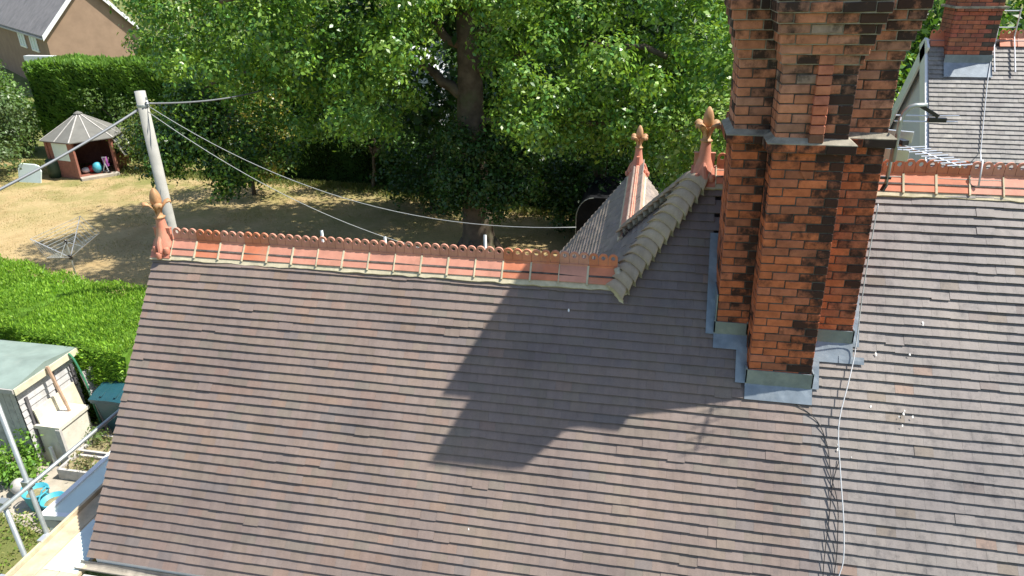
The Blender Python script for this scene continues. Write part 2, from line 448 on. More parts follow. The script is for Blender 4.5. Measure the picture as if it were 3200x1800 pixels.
low_rear = qd.build("low_rear_roof_slope", M['mortar'], house)
plane_tiles(qt, QP, .2, 3.2, lambda s: (XV, X0 - CT*max(s, 0)), GREYP)
tag(qt.build("roof_tiles_on_the_low_rear_slope", M['tile'], low_rear, col=True), kind="stuff")

# walls under the roofs
def wall_mat():
    m, nt, b = new_mat("house_brick_wall"); p = pos(nt)
    br = N(nt, "ShaderNodeTexBrick"); br.inputs["Scale"].default_value = 4.2; br.inputs["Mortar Size"].default_value = .02
    br.inputs["Color1"].default_value = (.3, .085, .05, 1); br.inputs["Color2"].default_value = (.22, .07, .045, 1); br.inputs["Mortar"].default_value = (.25, .22, .18, 1)
    mp = N(nt, "ShaderNodeMapping"); mp.inputs["Rotation"].default_value = (R(90), 0, R(20)); nt.links.new(p, mp.inputs[0]); nt.links.new(mp.outputs[0], br.inputs[0])
    nt.links.new(br.outputs[0], b.inputs["Base Color"]); b.inputs["Roughness"].default_value = .9; return m
M['wall'] = wall_mat()
zE = RP(0, SE).z; yE = RP(0, SE).y
w = MB(); ye = yE + .25
w.prism([(XV+.12, ye, GZ), (XV+.12, 2.0, GZ), (XV+.12, 2.0, zE+.1), (XV+.12, YL, ZL-.2), (XV+.12, ye, zE+.1)], (.22, 0, 0))
w.box((XV+.34, ye, GZ), (XR-.1, ye+.22, zE+.15))
w.box((XV+.34, 1.78, GZ), (3.4, 2.0, zE+.1))
w.prism([(3.4, YB-.25, GZ), (6.1, YB-.25, GZ), (6.1, YB-.25, -1.85), (X0, YB-.25, -.15), (3.4, YB-.25, -1.85)], (0, .2, 0))
w.box((3.4, 2.0, GZ), (3.6, YB-.25, -1.85))
w.box((6.1, 2.8, GZ), (XR-.1, 3.0, -.95))
w.build("house_wall", M['wall'], house)

# gutter along the front eaves
g = MB(); gy, gz = yE-.045, zE-.06
V = []; F = []
prof = [(.055*math.cos(a), .055*math.sin(a)) for a in [math.pi+math.pi*i/8 for i in range(9)]]
prof = prof + [(c*.88, s_*.88) for c, s_ in reversed(prof)]
for xx in (XV-.09, XR):
    for a, b in prof: V.append((xx, gy+a, gz+b))
n = len(prof)
F = [(i, (i+1) % n, n+(i+1) % n, n+i) for i in range(n)] + [tuple(range(n))]
g.add(V, F)
g.build("gutter", simple("gutter_paint", (.3, .27, .22), .5, .25, 8, .1, dirt=(.06, .055, .04)), house)
MB().box((XV+.1, yE+.02, zE-.2), (XR, yE+.045, zE-.02)).build("fascia_board", M['white'], house)

# ------------------------------------------------------------------ crested ridge tiles
RL = .305
def crest_ridge_mesh(name, mat, L=RL, lobes=3, crest=.152, wing=.19, crest_on=True):
    mb = MB(); t = .016
    for sgn in (-1, 1):
        d = Vector((0, sgn*CT, -ST)); nn = Vector((0, sgn*ST, CT))
        o = Vector((0, 0, .012))
        P = [Vector((x, 0, 0)) + o + d*a + nn*b for b in (-.002, t) for x, a in ((0.004, 0), (L-.004, 0), (L-.004, wing), (0.004, wing))]
        mb.hexa(P)
    if crest_on:
        cw = L/lobes; r = cw/2 - .002; hz = crest - r + .012; hr = .0235; ht = .011; n = 24
        for i in range(lobes):
            cx = cw*(i+.5); V = []
            for y in (-ht, ht):
                for q in range(n):
                    a = 2*math.pi*q/n; ca, sa = math.cos(a), math.sin(a)
                    V.append((cx+hr*ca, y, hz+hr*sa))
                    if sa >= -1e-6: ox, oz = r*ca, r*sa
                    else:
                        tt = min(r/max(abs(ca), 1e-6), hz/max(-sa, 1e-6)); ox, oz = tt*ca, tt*sa
                    V.append((cx+ox, y, hz+oz))
            F = []
            for q in range(n):
                a, b = 2*q, 2*((q+1) % n); A, B = a+2*n, b+2*n
                F += [(a, a+1, b+1, b), (A, B, B+1, A+1), (a+1, A+1, B+1, b+1), (a, b, B, A)]
            mb.add(V, F)
        mb.box((.004, -.02, 0), (L-.004, .02, .03))
    return new_mesh(name, mb.V, mb.F, mat)
RM = [crest_ridge_mesh("ridge_tile", M['terra']), crest_ridge_mesh("ridge_tile", M['terra2'])]
RPLAIN = crest_ridge_mesh("plain_ridge_tile", M['terra2'], crest_on=False)
def ridge(name, label, x0, n, y, z, first=None):
    """bedded run of crested tiles along X"""
    bed = MB()
    xe = x0 + n*RL
    for sgn in (-1, 1):
        d = Vector((0, sgn*CT, -ST)); nn = Vector((0, sgn*ST, CT)); o = Vector((0, y, z))
        m_ = 60; V = []; F = []
        for i in range(m_+1):
            xx = x0 + (xe-x0)*i/m_; e = .235 + random.uniform(-.008, .01)
            for a, b in ((.14, .004), (.2, .012), (e, .012), (e+.004, -.03), (.14, -.04)): V.append(Vector((xx, 0, 0)) + o + d*a + nn*b)
        for i in range(m_):
            for q in range(5): F.append((i*5+q, i*5+(q+1) % 5, i*5+5+(q+1) % 5, i*5+5+q))
        F += [(0, 1, 2, 3, 4), tuple(m_*5+q for q in (4, 3, 2, 1, 0))]
        bed.add(V, F)
        for i in range(n+1):
            wj = random.uniform(.005, .011); xx = x0+i*RL
            bed.obox(Vector((xx, 0, .012)) + o + d*.106 + nn*.013, (Vector((wj, 0, 0)), d*.104, nn*.011))
    rb = bed.build(name, M['bed'], house); tag(rb, label)
    for i in range(n):
        o = bpy.data.objects.new("ridge_tile", RM[0 if random.random() < .45 else 1])
        register(o, rb, (x0+i*RL, y, z + random.uniform(-.002, .003)))
        o.rotation_euler = (random.gauss(0, .006), random.gauss(0, .006), random.gauss(0, .006))
    return rb
ridge("low_ridge", "low ridge with red crested tiles left of the stack", -.515, 17, YL, ZL)
ridge("high_ridge", "high ridge of red crested tiles running behind the stack", X0+YU+.12, 19, YU, ZU)
# end of the low ridge where it dies into the hip
e = MB()
e.tube([(4.66, YL-.02, ZL+.02), (4.72, YL-.09, ZL-.1), (4.74, YL-.17, ZL-.22)], [.035, .045, .05], 7)
e.build("ridge_end_mortar", M['bed'], house, smooth=True)
# rear wing ridge (runs away from the camera)
wr = MB()
for sgn in (-1, 1):
    d = Vector((sgn*CT, 0, -ST)); nn = Vector((sgn*ST, 0, CT))
    wr.obox(Vector((X0, 2.95, .01)) + d*.16 + nn*.002, (Vector((0, 1.55, 0)), d*.07, nn*.012))
wing_ridge = wr.build("rear_wing_ridge", M['bed'], house)
for i in range(10):
    o = bpy.data.objects.new("plain_ridge_tile", RPLAIN); register(o, wing_ridge, (X0, 1.42+i*RL, .012)); o.rotation_euler = (0, 0, R(90))

# ------------------------------------------------------------------ bonnet hip tiles
def bdrop(y): return .03 - .62*(math.sqrt(y*y + .0036) - .06)
def bonnet_mesh():
    mb = MB(); n = 8; L = .24; V = []
    for j, (t, rr, lift) in enumerate(((0, .09, 0.), (.5, .135, .014), (1, .185, .05))):
        for th in (0, .013):
            for i in range(n+1):
                a = R(-74 + 148*i/n)
                yy = 1.08*(rr-th*.3)*math.sin(a); V.append((L*(t-.5) + .07*t*(1-math.cos(a)), yy, bdrop(yy) - th + lift))
    m_ = 2*(n+1); F = []
    for j in range(2):
        for i in range(n):
            a = j*m_+i; F.append((a, a+1, a+m_+1, a+m_)); b = a+n+1; F.append((b+1, b, b+m_, b+m_+1))
    for i in range(n):
        a = 2*m_+i; F.append((a, a+1, a+n+2, a+n+1))
    for j in range(2):
        a = j*m_; F.append((a, a+m_, a+m_+n+1, a+n+1)); a = j*m_+n; F.append((a+m_, a, a+n+1, a+m_+n+1))
    mb.add(V, F); return new_mesh("bonnet_tile", mb.V, mb.F, M['tile_o'], smooth=True)
BON = bonnet_mesh()
def hip_run(name, label, top, foot, steps, sgn):
    top, foot = Vector(top), Vector(foot)
    e1 = (foot-top).normalized(); e2 = Vector((1, -sgn, 0)).normalized()
    e2 = (e2 - e1*e2.dot(e1)).normalized(); e3 = e1.cross(e2)
    if e3.z < 0: e2 = -e2; e3 = -e3
    rot = Matrix((e1, e2, e3)).transposed()
    fill = MB(); L = (foot-top).length
    for i in range(steps):
        c = top + e1*(L*(i+.5)/steps)
        V = [c + e1*.098 + e3*.002]; n = 8
        for q in range(n+1):
            a = R(-74+148*q/n); yy = .186*math.sin(a); V.append(c + e1*(.108+.06*(1-math.cos(a))) + e2*yy + e3*(bdrop(yy) + .05))
        for q in range(n+1):
            a = R(-74+148*q/n); yy = .177*math.sin(a); V.append(c + e1*(.14+.06*(1-math.cos(a))) + e2*yy + e3*(bdrop(yy) - .02))
        F = [(1+q, 2+q, 11+q, 10+q) for q in range(n)] + [tuple(10+q for q in range(n+1))]
        fill.add(V, F)
    rail = fill.build(name, M['bed'], house); tag(rail, label)
    for i in range(steps):
        c = top + e1*(L*(i+.5)/steps)
        o = bpy.data.objects.new("bonnet_tile", BON); register(o, rail, c + e3*.012)
        o.rotation_euler = (rot @ Matrix.Rotation(random.gauss(0, .03), 3, 'Z')).to_euler()
        cc = np.array(random.choice(GREYP))*random.uniform(.9, 1.15); o.color = (cc[0]*1.6, cc[1]*1.5, cc[2]*1.3, 1)
hip_run("front_hip", "front hip of overlapping bonnet tiles with yellowish mortar", (X0+YU-.02, YU-.02, ZU-.03), (X0-.07, -.07, -.09), 14, 1)
hip_run("rear_hip", "rear hip of bonnet tiles above the rear wing", (X0+YU-.04, YU+.06, ZU-.06), (X0+.02, 2*YU-.02, .02), 12, -1)

# ------------------------------------------------------------------ finials
def finial(label, x, y, z, along_x=True, scale=1.):
    """fleur-de-lis terracotta finial; origin at the ridge apex"""
    b = MB(); k = scale
    ax = Vector((1, 0, 0)) if along_x else Vector((0, 1, 0)); ay = Vector((0, 1, 0)) if along_x else Vector((-1, 0, 0))
    o = Vector((x, y, z))
    for sgn in (-1, 1):
        d = ay*sgn*CT + Vector((0, 0, -ST)); nn = ay*sgn*ST + Vector((0, 0, CT))
        b.obox(o + d*.11 + nn*.012, (ax*.125*k, d*.115, nn*.012))
        # scrolls and lobes on the saddle
        for q, (u, v, rr) in enumerate(((.0, .17, .04), (-.05, .1, .032), (.066, .105, .04), (.02, .135, .03))):
            c = o + ax*u*k*1.25 + d*(v+.02) + nn*.05
            b.lathe(c, [(rr*.2, .026), (rr*.75, .02), (rr, 0), (rr*.8, -.05)], 10)
        b.tube([o + ax*.02*k + d*.17 + nn*.045, o + ax*.0 + d*.06 + nn*.085, o + d*-.05 + nn*.085], [.034, .03, .024], 8)
    b.obox(o + Vector((0, 0, .07)), (ax*.105*k, ay*.018, Vector((0, 0, .085))))      # side cheeks
    b.obox(o + Vector((0, 0, .157)), (ax*.11*k, ay*.022, Vector((0, 0, .006))))
    b.lathe(o, [(.135*k, -.06), (.115*k, -.01), (.094*k, .04), (.072*k, .11), (.057*k, .2), (.049*k, .28)], 14)
    base = b.build("finial", M['terra3'], house, smooth=True); base.data.set_sharp_from_angle(angle=R(38)); tag(base, label)
    t = MB()
    t.lathe(o + Vector((0, 0, .275)), [(.044, 0), (.062, .006), (.066, .018), (.05, .028), (.041, .034), (.038, .075), (.046, .14), (.052, .165)], 14)
    V = []; F = []; n = 16; pr = [(.04, .42), (.056, .46), (.06, .5), (.055, .545), (.042, .59), (.024, .622), (.006, .64)]
    for r0, zz in pr:
        for q in range(n):
            a = 2*math.pi*q/n; rr = r0*(1 - .1*abs(math.cos(2*a))**3 + .06*abs(math.sin(2*a)))
            V.append((o.x+rr*math.cos(a), o.y+rr*math.sin(a), o.z+zz))
    for i in range(len(pr)-1):
        for q in range(n): F.append((i*n+q, i*n+(q+1) % n, (i+1)*n+(q+1) % n, (i+1)*n+q))
    F += [tuple(range(n-1, -1, -1)), tuple((len(pr)-1)*n+q for q in range(n))]
    t.add(V, F)
    t.build("bud", M['buff'], base, smooth=True)
    for q in range(4):
        l = MB(); a = R(45+90*q); d = Vector((math.cos(a), math.sin(a), 0)); s_ = Vector((-d.y, d.x, 0)); V = []
        prof = [(.03, .36, .03), (.055, .43, .045), (.095, .475, .05), (.135, .485, .045), (.155, .468, .034), (.15, .445, .02)]
        for rr, zz, ww in prof:
            for e_, dz in ((-1, -.012), (-.4, .006), (.4, .006), (1, -.012)): V.append(o + d*rr + s_*ww*e_ + Vector((0, 0, zz+dz)))
        V2 = [v - Vector((0, 0, .016)) - d*.004 for v in V]; m_ = len(V); F = []
        for i in range(len(prof)-1):
            for j in range(3):
                a_ = i*4+j; F += [(a_, a_+1, a_+5, a_+4), (m_+a_+1, m_+a_, m_+a_+4, m_+a_+5)]
            F += [(i*4, i*4+4, m_+i*4+4, m_+i*4), (i*4+7, i*4+3, m_+i*4+3, m_+i*4+7)]
        F += [(0, m_, m_+1, 1), (1, m_+1, m_+2, 2), (2, m_+2, m_+3, 3)]; z_ = (len(prof)-1)*4
        F += [(z_+1, m_+z_+1, m_+z_, z_), (z_+2, m_+z_+2, m_+z_+1, z_+1), (z_+3, m_+z_+3, m_+z_+2, z_+2)]
        l.add(V+V2, F); l.build("finial_leaf", M['buff'], base, smooth=True)
    for sgn in (-1, 1):
        d = ay*sgn*CT + Vector((0, 0, -ST)); nn = ay*sgn*ST + Vector((0, 0, CT)); pad = MB()
        pad.obox(o + d*.225 + nn*.0, (ax*.135, d*.02, nn*.016)); pad.build("finial_bedding", M['bed'], base)
finial("leafy clay finial at the left end of the low ridge", XV+.115, YL, ZL)
finial("leafy clay finial at the head of the hip beside the stack", X0+YU-.01, YU, ZU)
finial("leafy clay finial on the far end of the rear wing ridge", X0, YB-.12, 0.0, along_x=False)

# ------------------------------------------------------------------ the chimney stack
LEAN = .03; CH = .0792
ZB0 = -1.03                                        # first course, buried in the roof
FX0, FX1, FY = 5.987, 6.573, -.62                  # front shaft
WX0, WX1, WY, WB = 5.678, 6.955, -.33, .2        # wide body
def CX(x, z): return x - LEAN*z
def lbox(mb, x0, x1, y0, y1, z0, z1, c=None):
    P = [(CX(x, z), y, z) for z in (z0, z1) for x, y in ((x0, y0), (x1, y0), (x1, y1), (x0, y1))]
    mb.hexa(P, c)
STR_Z = ZB0 + 32*CH                                # string course level (1.504)
CORB_Z = ZB0 + 41*CH                               # first corbel course
NC = 49
def outset(k):                                     # how far course k stands out from the shaft
    if k == 32: return .062
    if k >= 41: return min(k-40, 6)*.02
    return 0.
core = MB(); corb = MB()
for x0, x1, y0, y1 in ((FX0, FX1, FY, WY+.05), (WX0, WX1, WY, WB)):
    zt = STR_Z
    lbox(core, x0+.007, x1-.007, y0+.007, y1-.007, ZB0, STR_Z+.01)
    lbox(core, x0+.007, x1-.007, y0+.007, y1-.007, STR_Z+CH-.012, CORB_Z+.01)
    lbox(core, x0-.055, x1+.055, y0-.055, y1+.055, STR_Z+.004, STR_Z+CH-.006)
    for k in range(41, NC):
        e = outset(k)-.007; z = ZB0+k*CH
        lbox(corb, x0-e, x1+e, y0-e*(1.7 if y0 == FY else 1), y1+e*(y0 == FY), z+.0005, z+CH)
lbox(core, WX0+.09, WX1-.02, WB-.02, .68, -.4, CORB_Z+.01)
for k in range(41, NC): lbox(corb, WX0+.09-outset(k), WX1-.02+outset(k), WB-.02, .68, ZB0+k*CH+.0005, ZB0+k*CH+CH)
stack = core.build("chimney_stack", M['mortar'], house)
corb.build("corbel_mortar", simple("pale_joint_mortar", (.27, .24, .2), .95, .35, 12, .4, spec=.1), stack)
tag(stack, "tall sooty red brick stack with stepped sides and corbelled head")
def brick_mesh(L, d=.1, h=.0695, c=.0045):
    """chamfered brick, origin at the centre of its bottom front edge"""
    x = L/2; V = []
    X = (-x, x); Y = (0, d); Z = (0, h)
    idx = {}
    for ix in (0, 1):
        for iy in (0, 1):
            for iz in (0, 1):
                for ax in range(3):
                    p = [X[ix], Y[iy], Z[iz]]
                    for b in range(3):
                        if b != ax: p[b] += c*(1 if (ix, iy, iz)[b] == 0 else -1)
                    idx[ix, iy, iz, ax] = len(V); V.append(p)
    F = []
    for ax in range(3):
        o1, o2 = [b for b in range(3) if b != ax]
        for s_ in (0, 1):
            q = []
            for a, b in ((0, 0), (1, 0), (1, 1), (0, 1)):
                t = [0, 0, 0]; t[ax] = s_; t[o1] = a; t[o2] = b; q.append(idx[t[0], t[1], t[2], ax])
            F.append(q)
        for a in (0, 1):
            for b in (0, 1):
                q = []
                for s_, axx in ((0, o1), (1, o1), (1, o2), (0, o2)):
                    t = [0, 0, 0]; t[ax] = s_; t[o1] = a; t[o2] = b; q.append(idx[t[0], t[1], t[2], axx])
                F.append(q)
    for ix in (0, 1):
        for iy in (0, 1):
            for iz in (0, 1): F.append([idx[ix, iy, iz, a] for a in range(3)])
    return V, F
BR = {}
def brick_data(L):
    L = round(L, 3)
    if L not in BR:
        V, F = brick_mesh(L); me = new_mesh("brick", V, F, M['brick_o'])
        import bmesh
        bm = bmesh.new(); bm.from_mesh(me); bmesh.ops.recalc_face_normals(bm, faces=bm.faces); bm.to_mesh(me); bm.free()
        BR[L] = me
    return BR[L]
def split(L, k, first_long=None):
    """bricks of one course: stretchers of .234, with a half brick on alternate sides"""
    S, H = .2345, .1165; out = []; rem = L
    long_first = (k % 2 == 0) if first_long is None else first_long
    if not long_first: out.append(min(H, rem)); rem -= out[0]
    while rem > S+.035: out.append(S); rem -= S
    if rem > .02: out.append(rem)
    else: out[-1] += rem
    return out
def brick_colour(u, z, top):
    """u: 0 at the left edge of the face, 1 at the right; soot (4th value) gathers on the weather side and at the head"""
    r = random.random()
    soot = random.uniform(.02, .1) + .3*max(0, (u-.42)/.58) + (.07 if 1.25 < z < 1.6 else 0) + (.07 if z > 2.3 else 0) + (.12 if top else 0)
    if r < .16: c = (.38, .14, .08)
    elif r < .4: c = (.45, .155, .085)
    elif r < .43 and z > 1.5: c = (.38, .24, .18)
    else: c = (.53, .16, .07)
    f = random.uniform(.85, 1.1)
    if z > 1.55: c = (c[0]*.85+.07, c[1]*.9+.075, c[2]+.06)
    if random.random() < .02 + (.08 if u > .75 else 0) + (.15 if top else 0): soot += .2
    return tuple(v*f for v in c) + (max(0., min(.5, soot)),)
NBR = 0
def brick(x, y, z, L, c, face='F', jit=.0025):
    global NBR
    o = bpy.data.objects.new("brick", brick_data(L-.009))
    register(o, stack, (CX(x, z), y + random.uniform(-jit, jit*.6), z + .0095))
    o.rotation_euler = (random.gauss(0, .008), -LEAN + random.gauss(0, .006), random.gauss(0, .008)); o.color = c if len(c) == 4 else c + (.03,); NBR += 1
def course_front(x0, x1, y, k, fl=None):
    z = ZB0 + k*CH; L = x1-x0; x = x0
    for b in split(L, k, fl):
        brick(x + b/2, y, z, b, brick_colour((x+b/2-x0)/L, z, k >= 46 or k == 32)); x += b
    return
for k in range(NC):
    z = ZB0+k*CH; e = outset(k)
    if z + CH > RP(0, 0).z - .88:      # front shaft
        if 33 <= k <= 40:              # panels either side of the rib
            course_front(FX0, FX1, FY, k)
        else: course_front(FX0-e, FX1+e, FY-e*(1.7 if k >= 41 else 1), k)
    if z + CH > -.52:
        course_front(WX0-e, FX0-e, WY-e, k); course_front(FX1+e, WX1+e, WY-e, k, (k % 2 == 1))
# projecting centre rib of headers
xm = (FX0+FX1)/2 + .028
for k in range(33, 42):
    z = ZB0+k*CH; brick(xm, FY-.055, z + (.005 if k == 33 else 0), .122, tuple(v*random.uniform(.9, 1.1) for v in (.5, .19, .115)) if random.random() < .85 else (.2, .1, .07), jit=.001)
# two proud bricks hanging below the string course: one square, one pointed
brick(xm-.03, FY-.012, ZB0+30*CH, .12, (.4, .13, .06), jit=0)
pt = MB(); zz = ZB0+30*CH; pt.prism([(CX(xm-.085, zz), FY-.012, zz), (CX(xm+.025, zz), FY-.012, zz), (CX(xm-.03, zz), FY-.012, zz-CH*.95)], (0, .05, 0), (.36, .13, .07)); pt.build("pendant_brick", M['brick'], stack, col=True)
# bricks of the flanks and the back, joined
fl = MB()
def flank(x, y0, y1, k, side):
    z = ZB0+k*CH; y = y0
    for b in split(y1-y0, k+1):
        c = brick_colour(random.uniform(.3, .8), z, outset(k) > .07)
        xa, xb = (x-random.uniform(0, .003), x+.05) if side < 0 else (x-.05, x+random.uniform(0, .003))
        lbox(fl, xa, xb, y+.005, y+b-.005, z+.0095, z+CH-.0005, c); y += b
for k in range(NC):
    z = ZB0+k*CH; e = outset(k)
    if z > -.95:
        fy = FY-e*(1.7 if k >= 41 else 1)
        flank(FX0-e, fy+.1, WY-e, k, -1); flank(FX1+e, fy+.1, WY-e, k, 1)
    if z > -.6:
        flank(WX0-e, WY-e+.1, WB, k, -1); flank(WX1+e, WY-e+.1, WB, k, 1)
    if z > -.4:
        flank(WX0+.085-e, WB+.005, .68, k, -1); flank(WX1-.015+e, WB+.005, .68, k, 1)
        x = WX0+.085-e
        for b in split(WX1-WX0-.1+2*e, k):
            lbox(fl, x+.005, x+b-.005, 1.11-.47, .685, z+.0095, z+CH-.0005, brick_colour(.4, z, False)[:3]); x += b
    if z > 99:
        x = WX0-e
        for b in split(WX1-WX0+2*e, k):
            lbox(fl, x+.005, x+b-.005, WB+e-.05, WB+e+random.uniform(0, .003), z+.0095, z+CH-.0005, brick_colour(.4, z, False)); x += b
tag(fl.build("flank_bricks", M['brick'], stack, col=True), kind="stuff")
# weathered mortar ledge on the string course, head capping
led = MB()
zl = STR_Z+CH
def ledge(x0, x1, y0, y1):
    for (a, b, c_, d_2) in (((x0-.062, y0-.062), (x1+.062, y0-.062), (x1, y0), (x0, y0)), ((x0-.062, y1), (x0-.062, y0-.062), (x0, y0), (x0, y1)), ((x1+.062, y0-.062), (x1+.062, y1), (x1, y1), (x1, y0))):
        P = [(CX(p[0], zl), p[1], zl+h) for p, h in ((a, .004), (b, .004), (c_, .045), (d_2, .045))]
        Q = [(p[0], p[1], zl-.003) for p in P]
        led.hexa(Q+P)
ledge(FX0, FX1, FY, WY-.062); ledge(WX0, WX1, WY, WB)
led.build("mortar_ledge", M['flaunch'], stack)
cap = MB(); zt = ZB0+NC*CH; lbox(cap, WX0-.1, WX1+.1, WY-.1, .66, zt, zt+.03); lbox(cap, FX0-.1, FX1+.1, FY-.1, WY-.09, zt, zt+.03)
cap.build("head_mortar", M['flaunch'], stack)

# ------------------------------------------------------------------ lead flashing
def lead(name, build):
    mb = MB(); build(mb); return mb.build(name, M['lead'], house)
def plate(mb, x0, x1, s0, s1, h=.012, t=.004, wob=.004):
    """dressed sheet on the slope, gently uneven"""
    n, m_ = max(2, int((x1-x0)/.06)), max(2, int((s1-s0)/.06)); V = []; F = []
    for lev in (t, 0):
        for j in range(m_+1):
            for i in range(n+1): V.append(RP(x0+(x1-x0)*i/n, s0+(s1-s0)*j/m_, h+lev+random.uniform(-wob, wob)*.5))
    q = (n+1)*(m_+1)
    for j in range(m_):
        for i in range(n):
            a = j*(n+1)+i; F += [(a, a+n+1, a+n+2, a+1), (q+a, q+a+1, q+a+n+2, q+a+n+1)]
    for i in range(n): F += [(i, i+1, q+i+1, q+i), (m_*(n+1)+i+1, m_*(n+1)+i, q+m_*(n+1)+i, q+m_*(n+1)+i+1)]
    for j in range(m_): F += [(j*(n+1)+n+1, j*(n+1), q+j*(n+1), q+(j+1)*(n+1)), (j*(n+1)+n, (j+1)*(n+1)+n, q+(j+1)*(n+1)+n, q+j*(n+1)+n)]
    mb.add(V, F)
sF = -FY/CT; sW = -WY/CT
def apron(x0, x1, y, drop, up):
    s = -y/CT; z0 = -ST*s
    def f(mb):
        lbox(mb, x0, x1, y-.014, y-.004, z0-.03, z0+up)
        lbox(mb, x0, x0+.012, y-.014, y+.07, z0+.02, z0+up+.015)
        lbox(mb, x1-.012, x1, y-.014, y+.07, z0+.02, z0+up+.015)
        plate(mb, CX(x0, z0), CX(x1, z0), s-.0, s+drop)
    return f
lead("lead_apron", apron(FX0-.02, FX1+.02, FY, .155, .165))
lead("lead_apron", apron(WX0-.02, FX0-.005, WY, .15, .14))
lead("lead_apron", apron(FX1+.005, WX1+.015, WY, .2, .14))
lead("lead_soaker", lambda mb: (plate(mb, WX0-.085, WX0+.01, sW-1.05, sW+.01), lbox(mb, WX0-.012, WX0-.003, WY, WY+.62, -.48, -.0)))
lead("lead_soaker", lambda mb: plate(mb, FX0-.09, FX0+.02, sW+.12, sF+.0))
lead("lead_soaker", lambda mb: plate(mb, FX1+.0, FX1+.105, sW+.18, sF+.0))
lead("lead_soaker", lambda mb: plate(mb, WX1-.01, WX1+.085, sW-.75, sW+.03))
lead("lead_tongue", lambda mb: plate(mb, WX1-.1, WX1+.13, sW+.13, sW+.2, .016))

# bird droppings and lime splashes
for x, s, a in ((7.62, .28, .018), (7.62, .3, .012), (7.15, 1.13, .016), (7.45, 1.14, .013), (7.44, 1.17, .018), (7.4, 1.2, .01), (7.52, 1.19, .016), (7.43, 1.28, .012), (6.86, 1.52, .013), (6.86, 1.56, .02), (8.14, -.9, .02), (4.2, .42, .02), (3.4, 2.72, .014), (7.2, .62, .02), (7.5, .6, .016), (6.98, 1.62, .01)):
    n = 9; V = [RP(x, s, .004)]
    for q in range(n):
        t = 2*math.pi*q/n; rr = a*random.uniform(.45, 1.0); V.append(RP(x+rr*.7*math.cos(t), s+rr*1.2*math.sin(t), .0035))
    mesh("bird_dropping", V, [(0, 1+q, 1+(q+1) % n) for q in range(n)], M['white'], front)

# ================================================================== AERIALS AND CABLES
aer = empty("television_aerial", (7.06, .0, 1.0), "silver toothed television aerial bracketed to the right of the stack", "aerial")
ab = MB(); ab.tube([(7.06, -.05, 1.08), (7.055, -.05, 1.49)], .017, 8); ab.build("mast", M['steel'], aer, smooth=True)
ab = MB(); ab.bar((6.86, -.05, 1.16), (7.09, -.05, 1.16), .03, .02); ab.bar((7.06, -.05, 1.1), (7.03, -.07, 1.04), .03, .03); ab.build("bracket", M['black'], aer)
ab = MB(); B0, B1 = Vector((7.07, .08, 1.465)), Vector((7.355, -.755, 1.465))
ab.bar(B0, B1, .016, .016); boom = ab.build("boom", M['alu'], aer)
bd_ = (B1-B0).normalized(); bn = Vector((-bd_.y, bd_.x, 0))
for i in range(9):
    p = B1 - bd_*(.01 + i*.075); el = MB(); hw = .11 + .003*i
    el.tube([p - bn*hw + Vector((0, 0, .012)), p + bn*hw + Vector((0, 0, .012))], .006, 6); el.build("element", M['alu'], aer)
ab = MB(); ab.obox(B1 - bd_*.74 + Vector((0, 0, .03)), (bd_*.05, bn*.03, Vector((0, 0, .02)))); ab.build("junction_box", M['black'], aer)
rp = MB()
for zz in (1.5, 1.33):
    rp.obox((7.11, .16, zz+.0), (Vector((.14, -.05, 0)), Vector((.006, .016, .0)), Vector((0, 0, .05))))
rp.build("reflector", M['alu'], aer)
aer2 = empty("radio_aerial", (7.08, -.15, 1.3), "grey cranked pole carrying thin dipole rods beside the stack", "aerial")
ab = MB(); ab.tube([(7.03, -.2, 1.35), (7.02, -.2, 1.6), (7.02, -.2, 1.72), (7.035, -.2, 1.78), (7.07, -.2, 1.825), (7.11, -.2, 1.84), (7.2, -.2, 1.845)], .02, 9); ab.build("cranked_pole", M['steel'], aer2, smooth=True)
ab = MB(); ab.bar((7.15, -.2, 1.84), (7.3, -.22, 1.755), .03, .03); ab.obox((7.3, -.21, 1.725), (Vector((.07, 0, 0)), Vector((0, .02, 0)), Vector((0, 0, .018)))); ab.build("clamp", M['black'], aer2)
for z0, z1 in ((1.755, 1.765), (1.705, 1.715)):
    ab = MB(); ab.tube([(6.97, -.2, z0), (7.25, -.2, z0), (7.46, -.22, z1)], .0065, 6); ab.build("dipole", M['alu'], aer2)
ab = MB(); ab.bar((6.97, -.35, 1.735), (7.05, -.1, 1.745), .012); ab.build("dipole", M['alu'], aer2)

def catenary(a, b, sag, n=24):
    a, b = Vector(a), Vector(b)
    return [a.lerp(b, i/n) - Vector((0, 0, sag*4*(i/n)*(1-i/n))) for i in range(n+1)]
def cable(name, pts, r, mat, label, cat="cable", group=None):
    mb = MB(); mb.tube(pts, r, 6); return tag(mb.build(name, mat, None, smooth=True), label, cat, group)
def on_roof(P, h): return [RP(x, -y/CT, h_) for (x, y), h_ in zip(P, h if hasattr(h, '__len__') else [h]*len(P))]
def smooth_path(P, n=6):
    P = [Vector(p) for p in P]; out = []
    for i in range(len(P)-1):
        p0, p1, p2, p3 = P[max(i-1, 0)], P[i], P[i+1], P[min(i+2, len(P)-1)]
        for k in range(n):
            t = k/n; out.append(.5*((2*p1) + (p2-p0)*t + (2*p0-5*p1+4*p2-p3)*t*t + (3*p1-p0-3*p2+p3)*t**3))
    return out + [P[-1]]
cable("pale_cable", smooth_path([(6.94, -.34, 1.0), (6.96, -.35, .3), (7.0, -.36, -.3)] + on_roof([(6.985, -.42), (6.93, -.57), (6.845, -.82), (6.865, -1.09), (6.895, -1.34), (6.9, -1.54), (6.86, -1.65), (6.74, -1.9), (6.7, -2.12)], [.05, .07, .08, .08, .08, .07, .06, .04, .03])),
      .0052, M['wcable'], "pale grey cable trailing down the roof from the foot of the stack")
